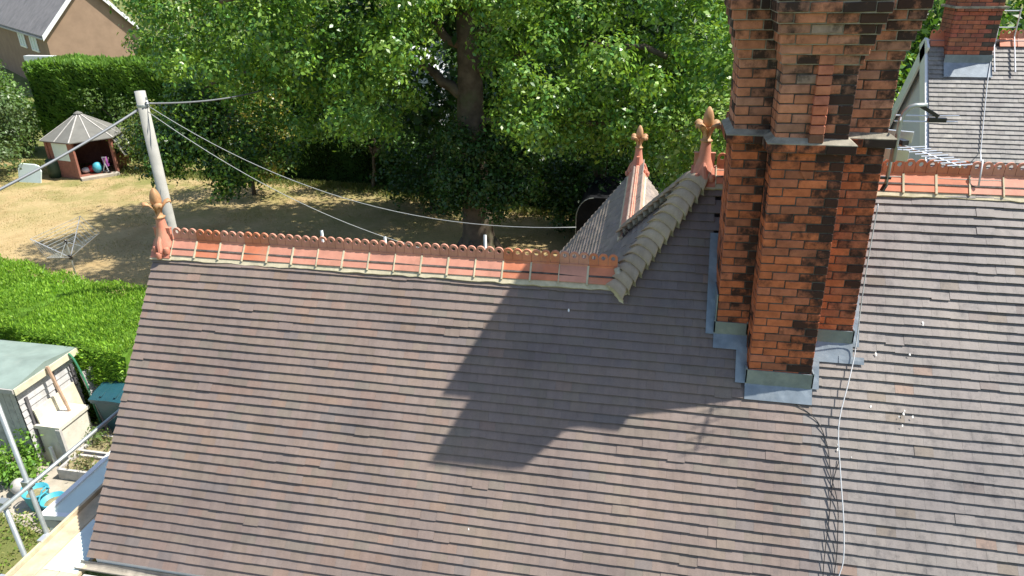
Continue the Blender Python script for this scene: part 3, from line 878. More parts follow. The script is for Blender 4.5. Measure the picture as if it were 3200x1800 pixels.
cable("black_cable", smooth_path(on_roof([(6.4, -.69), (6.65, -.79), (6.76, -.93), (6.8, -1.1), (6.86, -1.25), (6.865, -1.4), (6.855, -1.55), (6.83, -1.7), (6.82, -2.1)], .009)), .004, M['black'], "thin black cable whose upper run stands for a cable shadow below the lead apron", group="black cables lying on the roof")  # upper run is modelled in place of a soft cable shadow
cable("black_cable", smooth_path(on_roof([(6.88, -1.0), (6.84, -1.08), (6.81, -1.17), (6.785, -1.36), (6.76, -1.5), (6.74, -1.68), (6.73, -2.1)], .009)), .004, M['black'], "thin black cable crossing under the pale cable low on the roof", group="black cables lying on the roof")

# ================================================================== NEIGHBOUR'S HOUSE (right, behind the ridge)
nb = empty("neighbour_house", (13, 9.2, GZ), "white rendered neighbour house with grey tiled roof at the far right", "house")
NX = 10.2; NY, NZ = 9.25, 1.5; NTH = R(54); NC_, NS_ = math.cos(NTH), math.sin(NTH)
def NP_(x, s, h=0.): return Vector((x, NY - NC_*s - NS_*h, NZ - NS_*s + NC_*h))
def NQ_(x, s, h=0.): return Vector((x, NY + NC_*s + NS_*h, NZ - NS_*s + NC_*h))
mb = MB(); mb.prism([NP_(NX+.03, 0, -.06), NP_(18, 0, -.06), NP_(18, 5, -.06), NP_(NX+.03, 5, -.06)], Vector((0, NS_, -NC_))*.02)
nf = mb.build("roof_slope", M['mortar'], nb)
GP2 = [(.25, .235, .215), (.265, .248, .225), (.24, .222, .205), (.255, .24, .215)]
nt_ = MB(); plane_tiles(nt_, NP_, .3, 3.4, lambda s: (NX, 15.2), GP2, w=.166, rnd=.7)
tag(nt_.build("roof_tiles", M['tile'], nf, col=True), kind="stuff")
mb = MB(); mb.prism([NQ_(NX+.03, 0, -.03), NQ_(18, 0, -.03), NQ_(18, 5, -.03), NQ_(NX+.03, 5, -.03)], Vector((0, -NS_, -NC_))*.05); mb.build("rear_roof_slope", M['slate'], nb)
mb = MB(); mb.prism([(NX+.1, NY, NZ-.15), (NX+.1, NY-3.1, NZ-4.4), (NX+.1, NY-3.1, GZ), (NX+.1, NY+3.1, GZ), (NX+.1, NY+3.1, NZ-4.4)], (.2, 0, 0)); mb.box((NX+.3, NY-3.1, GZ), (18, NY-2.9, NZ-4.4)); mb.box((NX+.3, NY+2.9, GZ), (18, NY+3.1, NZ-4.4)); mb.build("wall", M['white_render'], nb)
for q, fn in ((0, NP_), (1, NQ_)):
    mb = MB(); mb.hexa([fn(NX-.06, -.02, -.3), fn(NX-.06, 4.8, -.3), fn(NX-.02, 4.8, -.3), fn(NX-.02, -.02, -.3), fn(NX-.06, -.02, -.035), fn(NX-.06, 4.8, -.035), fn(NX-.02, 4.8, -.035), fn(NX-.02, -.02, -.035)]); mb.build("bargeboard", M['pvc'], nb)
    mb = MB(); mb.hexa([fn(NX-.02, 0, -.06), fn(NX-.02, 4.8, -.06), fn(NX+.1, 4.8, -.06), fn(NX+.1, 0, -.06), fn(NX-.02, 0, -.04), fn(NX-.02, 4.8, -.04), fn(NX+.1, 4.8, -.04), fn(NX+.1, 0, -.04)]); mb.build("soffit", M['white_render'], nb)
for i in range(14):
    if 1 <= i <= 3: continue
    o = bpy.data.objects.new("ridge_tile", RM[i % 2]); register(o, nb, (NX+.02+i*RL*1.02, NY, NZ-.01)); o.scale = (1, 1, 1)
nc0, nc1, ncy = NX+.28, NX+1.09, NY-.32
mb = MB(); mb.box((nc0+.008, ncy+.008, NZ-1.3), (nc1-.008, NY+.35, NZ+2.0)); nstack = mb.build("chimney_stack", M['mortar'], nb); tag(nstack, "far stack of clean orange brick on the neighbour house")
kk = 0; z = NZ-1.15
while z < NZ+1.6:
    x = nc0; e = .05 if .45 < z-NZ < .56 else 0
    for b in split(nc1-nc0, kk):
        c = (.42, .14, .085) if random.random() < .75 else (.3, .12, .08)
        if (x+b/2-nc0)/(nc1-nc0) > .8 and random.random() < .7: c = (.1, .075, .06)
        o = bpy.data.objects.new("brick", brick_data(b-.009)); register(o, nstack, (x+b/2, ncy-e, z)); o.color = tuple(v*random.uniform(.88, 1.1) for v in c)+(.05,); x += b
    kk += 1; z += .0792
mb = MB(); z = NZ-1.15; k = 0
while z < NZ+1.9:
    for xx, sd in ((nc0, -1), (nc1, 1)):
        y = ncy+.1
        for b in split(NY+.35-y, k):
            mb.box((xx-.004 if sd < 0 else xx-.05, y+.004, z), (xx+.05 if sd < 0 else xx+.004, y+b-.004, z+.07), (.36*random.uniform(.8, 1.1), .12, .075)); y += b
    z += .0792; k += 1
tag(mb.build("flank_bricks", M['brick'], nstack, col=True), kind="stuff")
mb = MB(); mb.box((nc0-.06, ncy-.065, NZ+.56), (nc1+.06, NY+.4, NZ+.6)); mb.build("ledge", M['flaunch'], nstack)
mb = MB(); mb.box((nc0-.04, ncy-.045, NZ+1.98), (nc1+.04, NY+.39, NZ+2.05)); mb.build("head_mortar", M['flaunch'], nstack)
sa = (NY-ncy)/NC_
mb = MB(); mb.box((nc0-.02, ncy-.014, NZ-NS_*sa), (nc1+.02, ncy-.004, NZ-NS_*sa+.16)); mb.hexa([NP_(nc0-.02, sa+.3, .01), NP_(nc1+.03, sa+.3, .01), NP_(nc1+.03, sa, .01), NP_(nc0-.02, sa, .01), NP_(nc0-.02, sa+.3, .02), NP_(nc1+.03, sa+.3, .02), NP_(nc1+.03, sa, .02), NP_(nc0-.02, sa, .02)]); mb.build("lead_apron", M['lead'], nb)
# scaffold frame beside the far stack and a cable laid over the neighbour's roof
mb = MB()
for xx in (nc1+.06, nc1+.42): mb.tube([NP_(xx, .75, .05), NP_(xx, .0, .05), (xx, NY-.02, NZ+.55)], .014, 6)
mb.tube([(nc1+.06, NY-.02, NZ+.5), (nc1+.42, NY-.02, NZ+.5)], .012, 6); mb.tube([(nc1+.06, NY-.02, NZ+.2), (nc1+.42, NY-.02, NZ+.2)], .012, 6)
tag(mb.build("roof_ladder", M['alu']), "short metal roof ladder hooked beside the far orange brick stack", "ladder")
cable("pale_cable", smooth_path([(11.45, 9.5, 2.4), (11.4, 9.2, 1.46), (11.32, 9.0, 1.2), (11.24, 8.72, .82), (11.17, 8.33, .28), (11.09, 7.84, -.41)], 8) + [(8.2, YU+.15, ZU+.12), (8.16, YU+.03, ZU+.17), (8.14, YU-.03, ZU+.14), (8.13, YU-.1, ZU-.05)], .009, M['wcable'], "pale cable draped over the neighbour roof down to our high ridge")

# ================================================================== FOLIAGE TOOLS
def leaf_cloud(clumps, per, size, pal, seed, flat=.35, shell=.62, sprig=5, rs=1., zf=.85, aspect=.55, droop=.15, light=.5):
    """leaf-sized folded kites spread in sprigs through clumps (x, y, z, r)"""
    g = np.random.default_rng(seed); P = []; Nn = []; Cl = []; pal = np.array(pal)
    for (cx, cy, cz, r) in clumps:
        r *= rs
        ns = max(6, int(per*r*r/sprig))
        d = g.normal(size=(ns, 3)); d /= np.linalg.norm(d, axis=1)[:, None]
        rad = r*(shell + (1-shell)*g.random(ns)**.6)*(1 + .28*np.sin(5*d[:, 0]+cx*3)*np.sin(4*d[:, 1]+cy*2)*np.sin(6*d[:, 2]+cz))
        inner = g.random(ns) < .25; rad[inner] *= g.random(inner.sum())
        c = np.array((cx, cy, cz)) + d*rad[:, None]*np.array((1, 1, zf))
        tone = g.integers(0, len(pal), ns); br = g.uniform(.75, 1.25, ns)
        for q in range(sprig):
            P.append(c + g.normal(size=(ns, 3))*size*.9)
            n = d*.95 + np.array((0, 0, flat)) + g.normal(size=(ns, 3))*.42
            Nn.append(n); Cl.append(pal[tone]*(br*g.uniform(.8, 1.2, ns))[:, None])
    P = np.concatenate(P); Nn = np.concatenate(Nn); Cl = np.concatenate(Cl); n = len(P)
    Nn /= np.linalg.norm(Nn, axis=1)[:, None]
    t = g.normal(size=(n, 3)); t[:, 2] -= droop*3; t -= Nn*(t*Nn).sum(1)[:, None]; t /= np.linalg.norm(t, axis=1)[:, None]
    b = np.cross(Nn, t); L = size*g.uniform(.7, 1.3, n)[:, None]; W = L*aspect
    V = np.stack([P - t*L*.5, P + b*W*.5 + Nn*L*.06, P + t*L*.5 - Nn*L*.08, P - b*W*.5 + Nn*L*.06], 1).reshape(-1, 3)
    F = np.arange(4*n).reshape(-1, 4)
    C = np.repeat(np.c_[Cl, np.ones(n)], 4, axis=0)
    return V, F, C
OAKP = [(.155, .29, .035), (.2, .35, .045), (.085, .2, .035), (.25, .39, .06), (.1, .24, .05)]
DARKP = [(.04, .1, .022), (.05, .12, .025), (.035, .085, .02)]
LIMEP = [(.17, .3, .045), (.21, .33, .06), (.14, .26, .04), (.25, .33, .1)]
def branch(mb, a, b, r0, r1, wob=.12, n=6):
    a, b = Vector(a), Vector(b); L = (b-a).length; pts = []
    for i in range(n+1):
        t = i/n; p = a.lerp(b, t)
        if 0 < i < n: p += Vector((random.gauss(0, 1), random.gauss(0, 1), random.gauss(0, .6)))*wob*L/n
        pts.append(p)
    mb.tube(pts, [r0+(r1-r0)*i/n for i in range(n+1)], 8)
def tree(name, label, base, height, clumps, per, size, pal, seed, trunk_r=.2, cat="tree", group=None, limbs=6):
    t = empty(name, base, label, cat, group); b = Vector(base); mb = MB()
    cs = np.array([c[:3] for c in clumps]); cen = Vector(cs.mean(0))
    top = Vector((b.x*.5+cen.x*.5, b.y*.5+cen.y*.5, b.z+height*.55))
    branch(mb, b, top, trunk_r, trunk_r*.55, .06)
    for q in range(limbs):
        c = clumps[(q*7) % len(clumps)]; branch(mb, top.lerp(b, random.uniform(0, .4)), c[:3], trunk_r*.4, trunk_r*.1)
    mb.build("trunk", M['bark'], t, smooth=True)
    V, F, C = leaf_cloud(clumps, per, size, pal, seed); mesh_np("crown", V, F, M['leaf'], t, C)
    return t
def blob(cx, cy, cz, rx, ry, rz, n, r0, r1, seed, low=-1.):
    g = np.random.default_rng(seed); out = []
    while len(out) < n:
        d = g.normal(size=3); d /= np.linalg.norm(d)
        if d[2] < low: continue
        k = g.uniform(.55, 1.) ; out.append((cx+d[0]*rx*k, cy+d[1]*ry*k, cz+d[2]*rz*k, g.uniform(r0, r1)))
    return out

# ------------------------------------------------------------------ the big oak on the lawn
OAK_L=[(-5.5,14.3,-0.6,1.17),(-3.3,11.6,-1,0.96),(-2.1,13.1,2.7,0.86),(-4.7,11.5,0.7,0.85),(-3.8,14.3,2.5,0.81),(-3.8,11.5,2.7,1.14),(-9.4,14.9,2.2,1.14),(-2.1,12.8,1.9,0.82),(-8.3,12.6,3,1.02),(-7.9,14.4,1.7,0.97),(-8,14,0.9,0.78),(-9.2,12.1,3.1,1.18),(-10.1,14.8,-0.8,1.17),(-9.9,13.6,1.6,1.16),(-5,12.6,1.8,0.83),(-5.4,11.7,1.4,1.16),(-11.2,14.4,0.7,0.81),(-6.2,13.2,-0.3,0.88),(-6.2,12.8,2.6,1.19),(-8.1,14.2,-0.8,1.06),(-3.3,12.5,0,1.18),(-4.6,13.7,1.2,1.1),(-6.1,14.4,-1.8,0.94),(-9.5,13.1,0.2,0.88),(-1.9,11.6,0.9,1.1),(-3.6,14.5,1.1,0.98),(-6.3,11.6,3.1,1.19),(-3.1,13.6,-1.5,0.85),(-9.6,14.6,0.6,0.86),(-3.2,14.2,3.2,0.91),(-4.9,12.3,3,1.19),(-2.5,13.1,-0.2,0.84),(-7,11.6,0.3,0.96),(-7.4,14.7,-1.6,0.82),(-6.8,13,0.4,1.15),(-10.6,13.7,2.2,1.07),(-4.1,13.9,3.2,0.95),(-4.7,14.1,0.3,1.19),(-1.5,12.1,2.1,0.99),(-0.6,14.8,3,1.05),(-0.2,14.6,2.1,0.92),(0.6,14.2,2.8,1.08),(-1.2,13.8,2,0.95),(-1.3,14.2,2.9,1),(-2.1,14.1,3.2,1.03),(-8.7,13.2,-3.7,0.32),(-8.2,13.2,-3.3,0.4),(-8.7,13.3,-3.2,0.38),(-7.9,13.3,-2.9,0.5),(-10.9,13,-3.1,0.35),(-10.2,13,-2.9,0.38),(-9.4,13.5,-2.8,0.5),(-10.1,13.5,-2.2,0.7),(-9.2,14,-1.9,0.8),(-11.4,14,-2.2,0.7),(-10.8,13.6,-2.6,0.5),(-7.8,14,-2.3,0.6),(-7,14.5,-2.7,0.5),(-9.8,14,-1.3,0.8)]
OAK_R=[(2.7,13.9,3,0.95),(2.1,12.3,-0.4,1.04),(2,11.4,2.6,1.11),(3.8,11.2,0.8,0.95),(4.9,11.2,0.2,0.74),(4.3,12.2,-1,0.87),(6.3,14.2,2.9,1.04),(7.1,13.7,-1,0.93),(4.8,12.5,1.9,0.8),(5.3,14.3,0.6,0.88),(6.4,12.9,-1.3,0.91),(6.7,11,1.3,0.74),(1.3,13.3,1.6,0.97),(5.9,12.7,-0.3,0.93),(3.9,12.6,-0.2,1.07),(3.6,13.2,1.6,0.83),(0.8,11.1,2.7,0.94),(6.2,13.2,1.7,0.8),(4.1,14.2,3,0.75),(5.2,12.1,-0.8,0.76),(5.9,13.8,-2.1,1.07),(1,12.4,-1,0.78),(2.6,13.9,0.8,0.78),(2.7,13.4,1.6,1.1),(3.1,12.3,-0.5,0.99),(3.6,13.7,2.5,1.02),(2.6,12.4,-1.3,0.96),(5.5,12.6,2.9,1.06),(1.5,11.2,0.3,0.79),(6.8,11.8,-1.7,1.13),(0.6,13.6,1,1.13),(6.4,11.1,0.5,0.95),(1,11.3,2.1,1.11),(4.8,13.3,2.6,0.72),(4.4,14.1,0.8,0.74),(4.9,12.7,-1.7,0.72),(7,14.2,2.2,1.04),(1.2,13,3.2,1.12),(1.9,12.7,1,0.86),(6,12.6,0.9,1.02),(5.5,13.9,2.1,0.93),(7.3,13.8,-0.3,0.9),(2.6,14.4,-0.1,0.72),(3.5,13.6,-1.6,1.08),(1.9,11.4,-1.1,0.9)]
OAK_R += [(-2.6,13.6,.4,.75),(-1.8,13.4,1.4,.75),(.4,13.7,.3,.6),(-2.3,13.8,-.7,.7),(-1.6,13.6,.5,.5),(.9,13.6,-.7,.7),(-3.2,13.4,1.2,.8),(2.2,13.4,1.9,.7)]
IVY=[(-1,13.9,-1.9,0.5),(-0.2,13.9,-2.3,0.5),(0.4,13.9,-2,0.5),(-0.7,13.9,-3,0.5),(0.3,13.9,-3.2,0.5),(-0.3,13.9,-3.6,0.5),(0.7,13.9,-3.6,0.5),(-1.1,13.9,-4,0.4),(0.2,13.9,-4.1,0.4),(1,13.9,-2.5,0.5),(1.2,13.9,-3.4,0.5),(-1.2,13.9,-3.2,0.5),(1.4,13.9,-2.3,0.5)]
UPPER = blob(-1.5, 16.8, 4.2, 8.0, 2.6, 2.8, 40, 1.1, 1.7, 3, -.3) + blob(-1, 17.5, .8, 9, 2, 3, 40, .9, 1.5, 4)  # unseen upper clumps added for shade, plus a layer behind for dark gaps
oak = empty("oak_tree", (-.55, 14.8, GZ), "huge oak with grey trunk and spreading crown in the middle of the lawn", "tree")
mb = MB()
mb.tube([(-.55, 14.8, GZ-.1), (-.55, 14.8, GZ+.25), (-.56, 14.8, GZ+.9), (-.6, 14.8, -4), (-.62, 14.8, -2.5), (-.68, 14.85, -1.4), (-.66, 14.9, 0), (-.7, 14.9, 1.5), (-.6, 15, 3.5)], [.78, .62, .5, .46, .44, .43, .38, .32, .2], 16)
for q in range(7):
    a = 2*math.pi*q/7; mb.tube([(-.55+.45*math.cos(a), 14.8+.45*math.sin(a), GZ+.5), (-.55+.95*math.cos(a), 14.8+.95*math.sin(a), GZ-.08)], [.16, .07], 6)
for a, b, r in (((-.66, 14.85, -.9), (-2.6, 15, .2), .2), ((-2.6, 15, .2), (-5.2, 14.8, .8), .14), ((-.66, 14.85, -.2), (1.9, 14.2, 1.0), .18), ((1.9, 14.2, 1), (5.2, 13.2, .6), .12), ((-.7, 14.9, .6), (-3.6, 13.6, 2.6), .15), ((-.7, 14.9, .9), (2.8, 13, 2.6), .15), ((-5.2, 14.8, .8), (-9.3, 14.1, -.6), .09), ((-9.3, 14.1, -.6), (-8.9, 13.4, -2.6), .04), ((-9.3, 14.1, -.6), (-10.4, 13.4, -2.4), .04), ((-.65, 14.85, -1.6), (3.4, 13.2, -1.2), .12), ((-3.6, 13.6, 2.6), (-7.5, 13, 2), .08), ((3.4, 13.2, -1.2), (6.3, 13, -1.4), .06)):
    branch(mb, a, b, r, r*.6, .18)
mb.build("trunk", M['bark'], oak, smooth=True)
V, F, C = leaf_cloud(OAK_L[:45], 1150, .15, OAKP, 1, rs=.78, zf=.7); mesh_np("crown", V, F, M['leaf'], oak, C)["label"] = "left side of the crown with hanging boughs"
V, F, C = leaf_cloud(OAK_R, 1300, .145, OAKP + LIMEP[:2], 2, rs=.76, zf=.72); mesh_np("crown", V, F, M['leaf'], oak, C)["label"] = "bright right side of the crown"
V, F, C = leaf_cloud(UPPER, 190, .3, DARKP, 5); mesh_np("crown", V, F, M['leaf'], oak, C)  # dark leaf colours put the shade between the oak's boughs into paint
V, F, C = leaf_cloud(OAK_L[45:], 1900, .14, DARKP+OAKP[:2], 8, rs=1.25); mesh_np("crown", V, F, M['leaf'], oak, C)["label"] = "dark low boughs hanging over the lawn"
V, F, C = leaf_cloud(IVY, 2400, .13, DARKP, 6, rs=1.15); mesh_np("ivy", V, F, M['leaf'], oak, C)

# ------------------------------------------------------------------ hedges
def hedge(name, label, pts, z0, z1, w, pal, seed, per=900, size=.08, cat="hedge", spiky=.0, group=None, body=(.022, .05, .012)):
    """clipped hedge along a path: dark leafy body with small shoots all over it"""
    h = empty(name, (pts[0][0], pts[0][1], z0), label, cat, group)
    g = np.random.default_rng(seed); P = []; Nn = []
    body_mb = MB()
    for (x0, y0), (x1, y1) in zip(pts[:-1], pts[1:]):
        d = Vector((x1-x0, y1-y0, 0)); L = d.length; d.normalize(); n = Vector((-d.y, d.x, 0))
        k = max(2, int(L/.5)); V = []; Fs = []; prof = [(-.46, 0), (-.47, .55), (-.44, .88), (-.25, .96), (.25, .96), (.44, .88), (.47, .55), (.46, 0)]
        for i in range(k+1):
            for a, b in prof: V.append(Vector((x0, y0, 0)) + d*(L*i/k) + n*(a*w + random.uniform(-.04, .04)) + Vector((0, 0, z0+(z1-z0)*b + random.uniform(-.05, .03))))
        m_ = len(prof)
        for i in range(k):
            for j in range(m_-1): Fs.append((i*m_+j, i*m_+j+1, (i+1)*m_+j+1, (i+1)*m_+j))
        Fs += [tuple(range(m_)), tuple(k*m_+j for j in reversed(range(m_)))]
        body_mb.add(V, Fs)
        H = z1-z0; area = L*(w + 2*H); cnt = int(per*area)
        u = g.random(cnt); v = g.random(cnt)*(w+2*H); off = np.empty(cnt); zz = np.empty(cnt); nn = np.zeros((cnt, 3))
        dn = np.array(n); dd = np.array(d)
        s1 = v < H; s2 = v > H+w; s3 = ~(s1 | s2)
        off[s1] = -.5*w; zz[s1] = z0+v[s1]; nn[s1] = -dn
        off[s2] = .5*w; zz[s2] = z0+v[s2]-H-w; nn[s2] = dn
        off[s3] = v[s3]-H-.5*w; zz[s3] = z1; nn[s3] = (0, 0, 1)
        # rounded arrises
        edge = np.clip((zz-(z1-.25))/.25, 0, 1)*(~s3); off *= 1-.12*edge
        bul = .07*np.sin(u*L*1.7+seed)+.05*np.sin(u*L*4.1+zz*3)
        p = np.array((x0, y0, 0)) + dd*(u*L)[:, None] + dn*off[:, None]; p[:, 2] = zz
        p += nn*bul[:, None] + g.normal(size=p.shape)*.03
        P.append(p); Nn.append(nn)
    body_mb.build("hedge_body", simple("hedge_heart_"+name, body, .95, .4, 4, .3, spec=.05), h)
    P = np.concatenate(P); Nn = np.concatenate(Nn); n = len(P); pal = np.array(pal)
    pt = np.sin(P[:, 0]*1.9+seed)*np.sin(P[:, 1]*2.3)*np.sin(P[:, 2]*2.+1)
    Cl = pal[g.integers(0, len(pal), n)]*(g.uniform(.7, 1.25, n)*(1+.18*pt))[:, None]
    up = Nn + np.array((0, 0, .5+spiky)) + g.normal(size=(n, 3))*.45; up /= np.linalg.norm(up, axis=1)[:, None]
    side = np.cross(up, g.normal(size=(n, 3))); side /= np.linalg.norm(side, axis=1)[:, None]
    L = size*g.uniform(.6, 1.5, n)[:, None]*(1+spiky); W = L*.38
    fc = np.cross(up, side)
    V = np.stack([P-up*L*.4, P+side*W*.5+fc*L*.05, P+up*L*.7, P-side*W*.5+fc*L*.05], 1).reshape(-1, 3)
    o = mesh_np("foliage", V, np.arange(4*n).reshape(-1, 4), M['needle'], h, np.repeat(np.c_[Cl, np.ones(n)], 4, axis=0))
    o["kind"] = "stuff"; return h
GREENP = [(.24, .42, .035), (.2, .38, .035), (.28, .46, .05), (.16, .32, .035)]
hedge("conifer_hedge", "broad bright green clipped hedge between shed and dry lawn", [(-14, 6.7), (-9.6, 5.75), (-5.1, 4.9)], GZ, -4.0, 2.5, GREENP, 3, 1300, .052, spiky=.25, body=(.08, .16, .02))
hedge("tall_hedge", "tall bright green conifer hedge in front of the brown house", [(-25.8, 25.2), (-22, 25.3), (-18, 25.5)], GZ, -1.35, 2.2, [(.16, .3, .045), (.19, .34, .05), (.12, .25, .035)], 5, 300, .15, spiky=.4)
hedge("dark_hedge", "square cut hedge behind the oak trunk, run on as dark fill for deep shade", [(-14.5, 23.2), (-7, 22.6), (-1.5, 20.8), (9, 19.6)], GZ, -3.8, 1.6, [(.035, .08, .02), (.045, .095, .022), (.03, .07, .018)], 7, 200, .16)  # right of the trunk its dark leaves fill in deep shade under the canopy

# ------------------------------------------------------------------ the other trees and shrubs
tree("grey_willow_shrub", "feathery grey green shrub at the left edge behind the lawn", (-24, 18.8, GZ), 5, blob(-25.9, 20.2, -3.2, 3.0, 1.8, 2.5, 50, .7, 1.1, 11), 420, .16, [(.12, .19, .07), (.1, .17, .05), (.14, .2, .09)], 11, .12, "shrub")
tree("elder_shrub", "mid green shrub filling the corner left of the tall conifer hedge", (-28, 24.4, GZ), 4, blob(-28.2, 24.4, -3.9, 2.8, 1.4, 2.2, 34, .7, 1.1, 18), 340, .18, [(.13, .24, .04), (.1, .2, .035), (.16, .27, .06)], 18, .1, "shrub")
tree("pale_shrub", "pale yellow green shrub right of the summerhouse", (-18.3, 22.6, GZ), 3, blob(-18.1, 22.6, -4.6, 1.7, 1., 1.4, 22, .5, .75, 12), 420, .14, [(.17, .22, .05), (.2, .24, .07), (.12, .18, .04)], 12, .08, "shrub")
tree("round_shrub", "dark leafy shrub behind the summerhouse roof", (-21.6, 24.3, GZ), 4, blob(-21.6, 24.2, -3.9, 2.0, .9, 1.7, 24, .5, .8, 13), 360, .15, [(.1, .17, .035), (.08, .14, .03)], 13, .09, "shrub")
tree("yellowing_maple", "small tree with yellowing leaves left of the oak trunk", (-11.6, 19.6, GZ), 5, blob(-11.4, 19.5, -3.2, 2.1, 1.2, 2., 30, .5, .85, 14), 420, .15, [(.24, .24, .04), (.1, .19, .035), (.3, .25, .04), (.12, .2, .04)], 14, .1)
tree("bay_shrub", "mid green shrub growing over the dark hedge", (-6.8, 21.2, GZ), 4, blob(-6.6, 21.2, -3.3, 2.2, 1., 1.5, 26, .5, .8, 15), 420, .15, [(.1, .2, .05), (.13, .23, .06), (.08, .17, .04)], 15, .09, "shrub")
FAR = [(-19, 30, 8, "broad tree behind the small yellowing maple"), (-12, 29, 8.5, "dense tree behind the left boughs of the oak"), (-2.6, 29, 8.5, "dark tree straight behind the oak trunk"), (2, 27, 8.5, "dark tree behind the right boughs of the oak"), (8.8, 25, 8.5, "tree behind the tall brick stack"), (15.5, 24, 8.5, "tree showing between the stack and the neighbour house"), (22, 26, 9, "tree above the right end of the neighbour roof")]
for i, (x, y, hh, lab) in enumerate(FAR):
    cl = blob(x, y, GZ+hh*.55, 4.2, 2.6, hh*.48, 60, .9, 1.5, 30+i)
    tree("garden_tree", lab, (x, y, GZ), hh, cl, 120, .27, DARKP+OAKP[:3], 40+i, .25, group="trees closing the back of the garden")
tree("young_ash", "bright young tree between the stack and the neighbour gable", (9.2, 14.2, GZ), 7, blob(9.2, 14, -1.2, 2.4, 1.8, 3.2, 44, .6, 1., 51), 420, .16, OAKP+LIMEP, 51, .14)
tree("lilac_shrub", "light green shrub beyond the finial beside the stack", (6.6, 10.5, GZ), 6, blob(6.5, 10.4, -2.0, 1.3, 1., 2.2, 26, .45, .75, 52), 520, .14, LIMEP, 52, .1, "shrub")
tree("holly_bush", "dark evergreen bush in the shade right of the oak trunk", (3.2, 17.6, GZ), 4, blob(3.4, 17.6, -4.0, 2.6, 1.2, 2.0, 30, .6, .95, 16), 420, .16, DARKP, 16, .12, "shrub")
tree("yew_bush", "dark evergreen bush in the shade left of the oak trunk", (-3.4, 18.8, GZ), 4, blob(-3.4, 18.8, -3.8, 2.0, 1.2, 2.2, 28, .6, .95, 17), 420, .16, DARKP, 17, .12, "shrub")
hedge("far_hedge", "long dark boundary hedge behind all the garden trees", [(-23, 33.5), (20, 30), (50, 28)], GZ, -1.5, 2.5, DARKP, 9, 30, .4)

# ================================================================== POLE AND WIRES
pl = empty("telegraph_pole", (-5.58, 6.43, GZ), "pale grey wooden telegraph pole rising behind the left finial", "pole")
mb = MB(); mb.tube([(-5.58, 6.43, GZ), (-5.585, 6.43, -3), (-5.59, 6.43, .62)], [.135, .125, .108], 18); mb.build("shaft", M['pole'], pl, smooth=True)
mb = MB(); mb.lathe((-5.59, 6.43, .3), [(.118, 0), (.122, .004), (.122, .05), (.118, .054)], 16); mb.bar((-5.47, 6.43, .3), (-5.47, 6.43, .5), .03, .02); mb.build("strap", M['steel'], pl)
mb = MB(); mb.lathe((-5.45, 6.4, .36), [(.02, 0), (.03, .02), (.018, .04), (.03, .06), (.01, .08)], 10); mb.build("insulator", M['wcable'], pl)
cable("overhead_wire", catenary((-5.66, 6.38, .26), (-7.3, 1.6, -1.1), .12), .026, M['wire'], "thick grey overhead wire running left and down from the pole", "wire")
cable("overhead_wire", catenary((-5.48, 6.5, .36), (-6.6, 13.0, -.45), .1), .022, M['wire'], "dark wire running from the pole top into the oak", "wire")
cable("overhead_wire", catenary((-5.47, 6.42, .33), (3.78, 4.42, -1.12), .75), .007, M['pwire'], "thin pale wire sagging from the pole to the rear gable", "wire")
cable("overhead_wire", catenary((-5.5, 6.4, .22), (1.0, 6.0, -2.45), .42), .007, M['pwire'], "thin pale wire dropping from the pole behind the low ridge", "wire")

# ================================================================== REAR SCAFFOLD TUBES
for x, zt, lab in ((.05, -.73, "short scaffold tube end above the low ridge, leftmost of three"), (1.07, -.77, "short scaffold tube end above the low ridge, middle of three"), (2.63, -.65, "short scaffold tube end above the low ridge, in front of the oak trunk")):
    mb = MB(); mb.tube([(x, 2.6, GZ), (x, 2.6, zt)], .024, 10)
    tag(mb.build("scaffold_tube", M['steel'], None, smooth=True), lab, "scaffold tube", "scaffold tubes standing behind the house")

# ================================================================== BLACK COVERED STORE
st = empty("covered_store", (4.2, 16.5, GZ), "black round topped sheeted store with pale edge behind the rear wing", "store")
V = []; prof = [(-1.5, 0), (-1.5, 1.25)] + [(-1.5+.55*(1-math.cos(a)), 1.25+.72*math.sin(a)) for a in [R(15*i) for i in range(1, 7)]] + [(1.5, 1.98), (1.5, 0)]
mb = MB(); mb.prism([(4.2+a, 15.2, GZ+b) for a, b in prof], (0, 2.6, 0)); mb.build("cover", M['tarp'], st)
mb = MB(); mb.tube([(4.2+a-.01, 15.18, GZ+b) for a, b in prof[:-2]], .015, 6); mb.build("edge_trim", M['steel'], st)

# ================================================================== ROTARY CLOTHES DRYER
dr = empty("clothes_dryer", (-11.9, 9.75, GZ), "open rotary clothes dryer with strung lines standing on the dry lawn", "clothes dryer")
hx, hy = -11.85, 9.75
mb = MB(); mb.tube([(hx, hy, GZ), (hx, hy, -4.35)], .025, 8); mb.build("post", M['steel'], dr)
mb = MB(); mb.lathe((hx, hy, -4.95), [(.05, 0), (.05, .12), (.03, .14)], 8); mb.build("hub", M['black'], dr)
mb = MB(); mb.lathe((hx, hy, -4.45), [(.04, 0), (.04, .1), (.02, .12)], 8); mb.build("top_collar", M['black'], dr)
cor = [Vector((-12.55, 11.25, -4.15)), Vector((-10.95, 10.1, -4.2)), Vector((-11.2, 8.35, -4.3)), Vector((-12.75, 9.45, -4.25))]
for c in cor:
    mb = MB(); mb.tube([(hx, hy, -4.9), c], .013, 6); mb.build("arm", M['alu'], dr)
    mb = MB(); mb.tube([(hx, hy, -4.4), Vector((hx, hy, -4.9)).lerp(c, .45)], .008, 5); mb.build("strut", M['steel'], dr)
for k in range(7):
    t = 1 - k*.1; q = [Vector((hx, hy, -4.9)).lerp(c, t) for c in cor]; mb = MB()
    mb.tube(q + [q[0]], .0065, 5); mb.build("washing_line", M['steel'], dr)

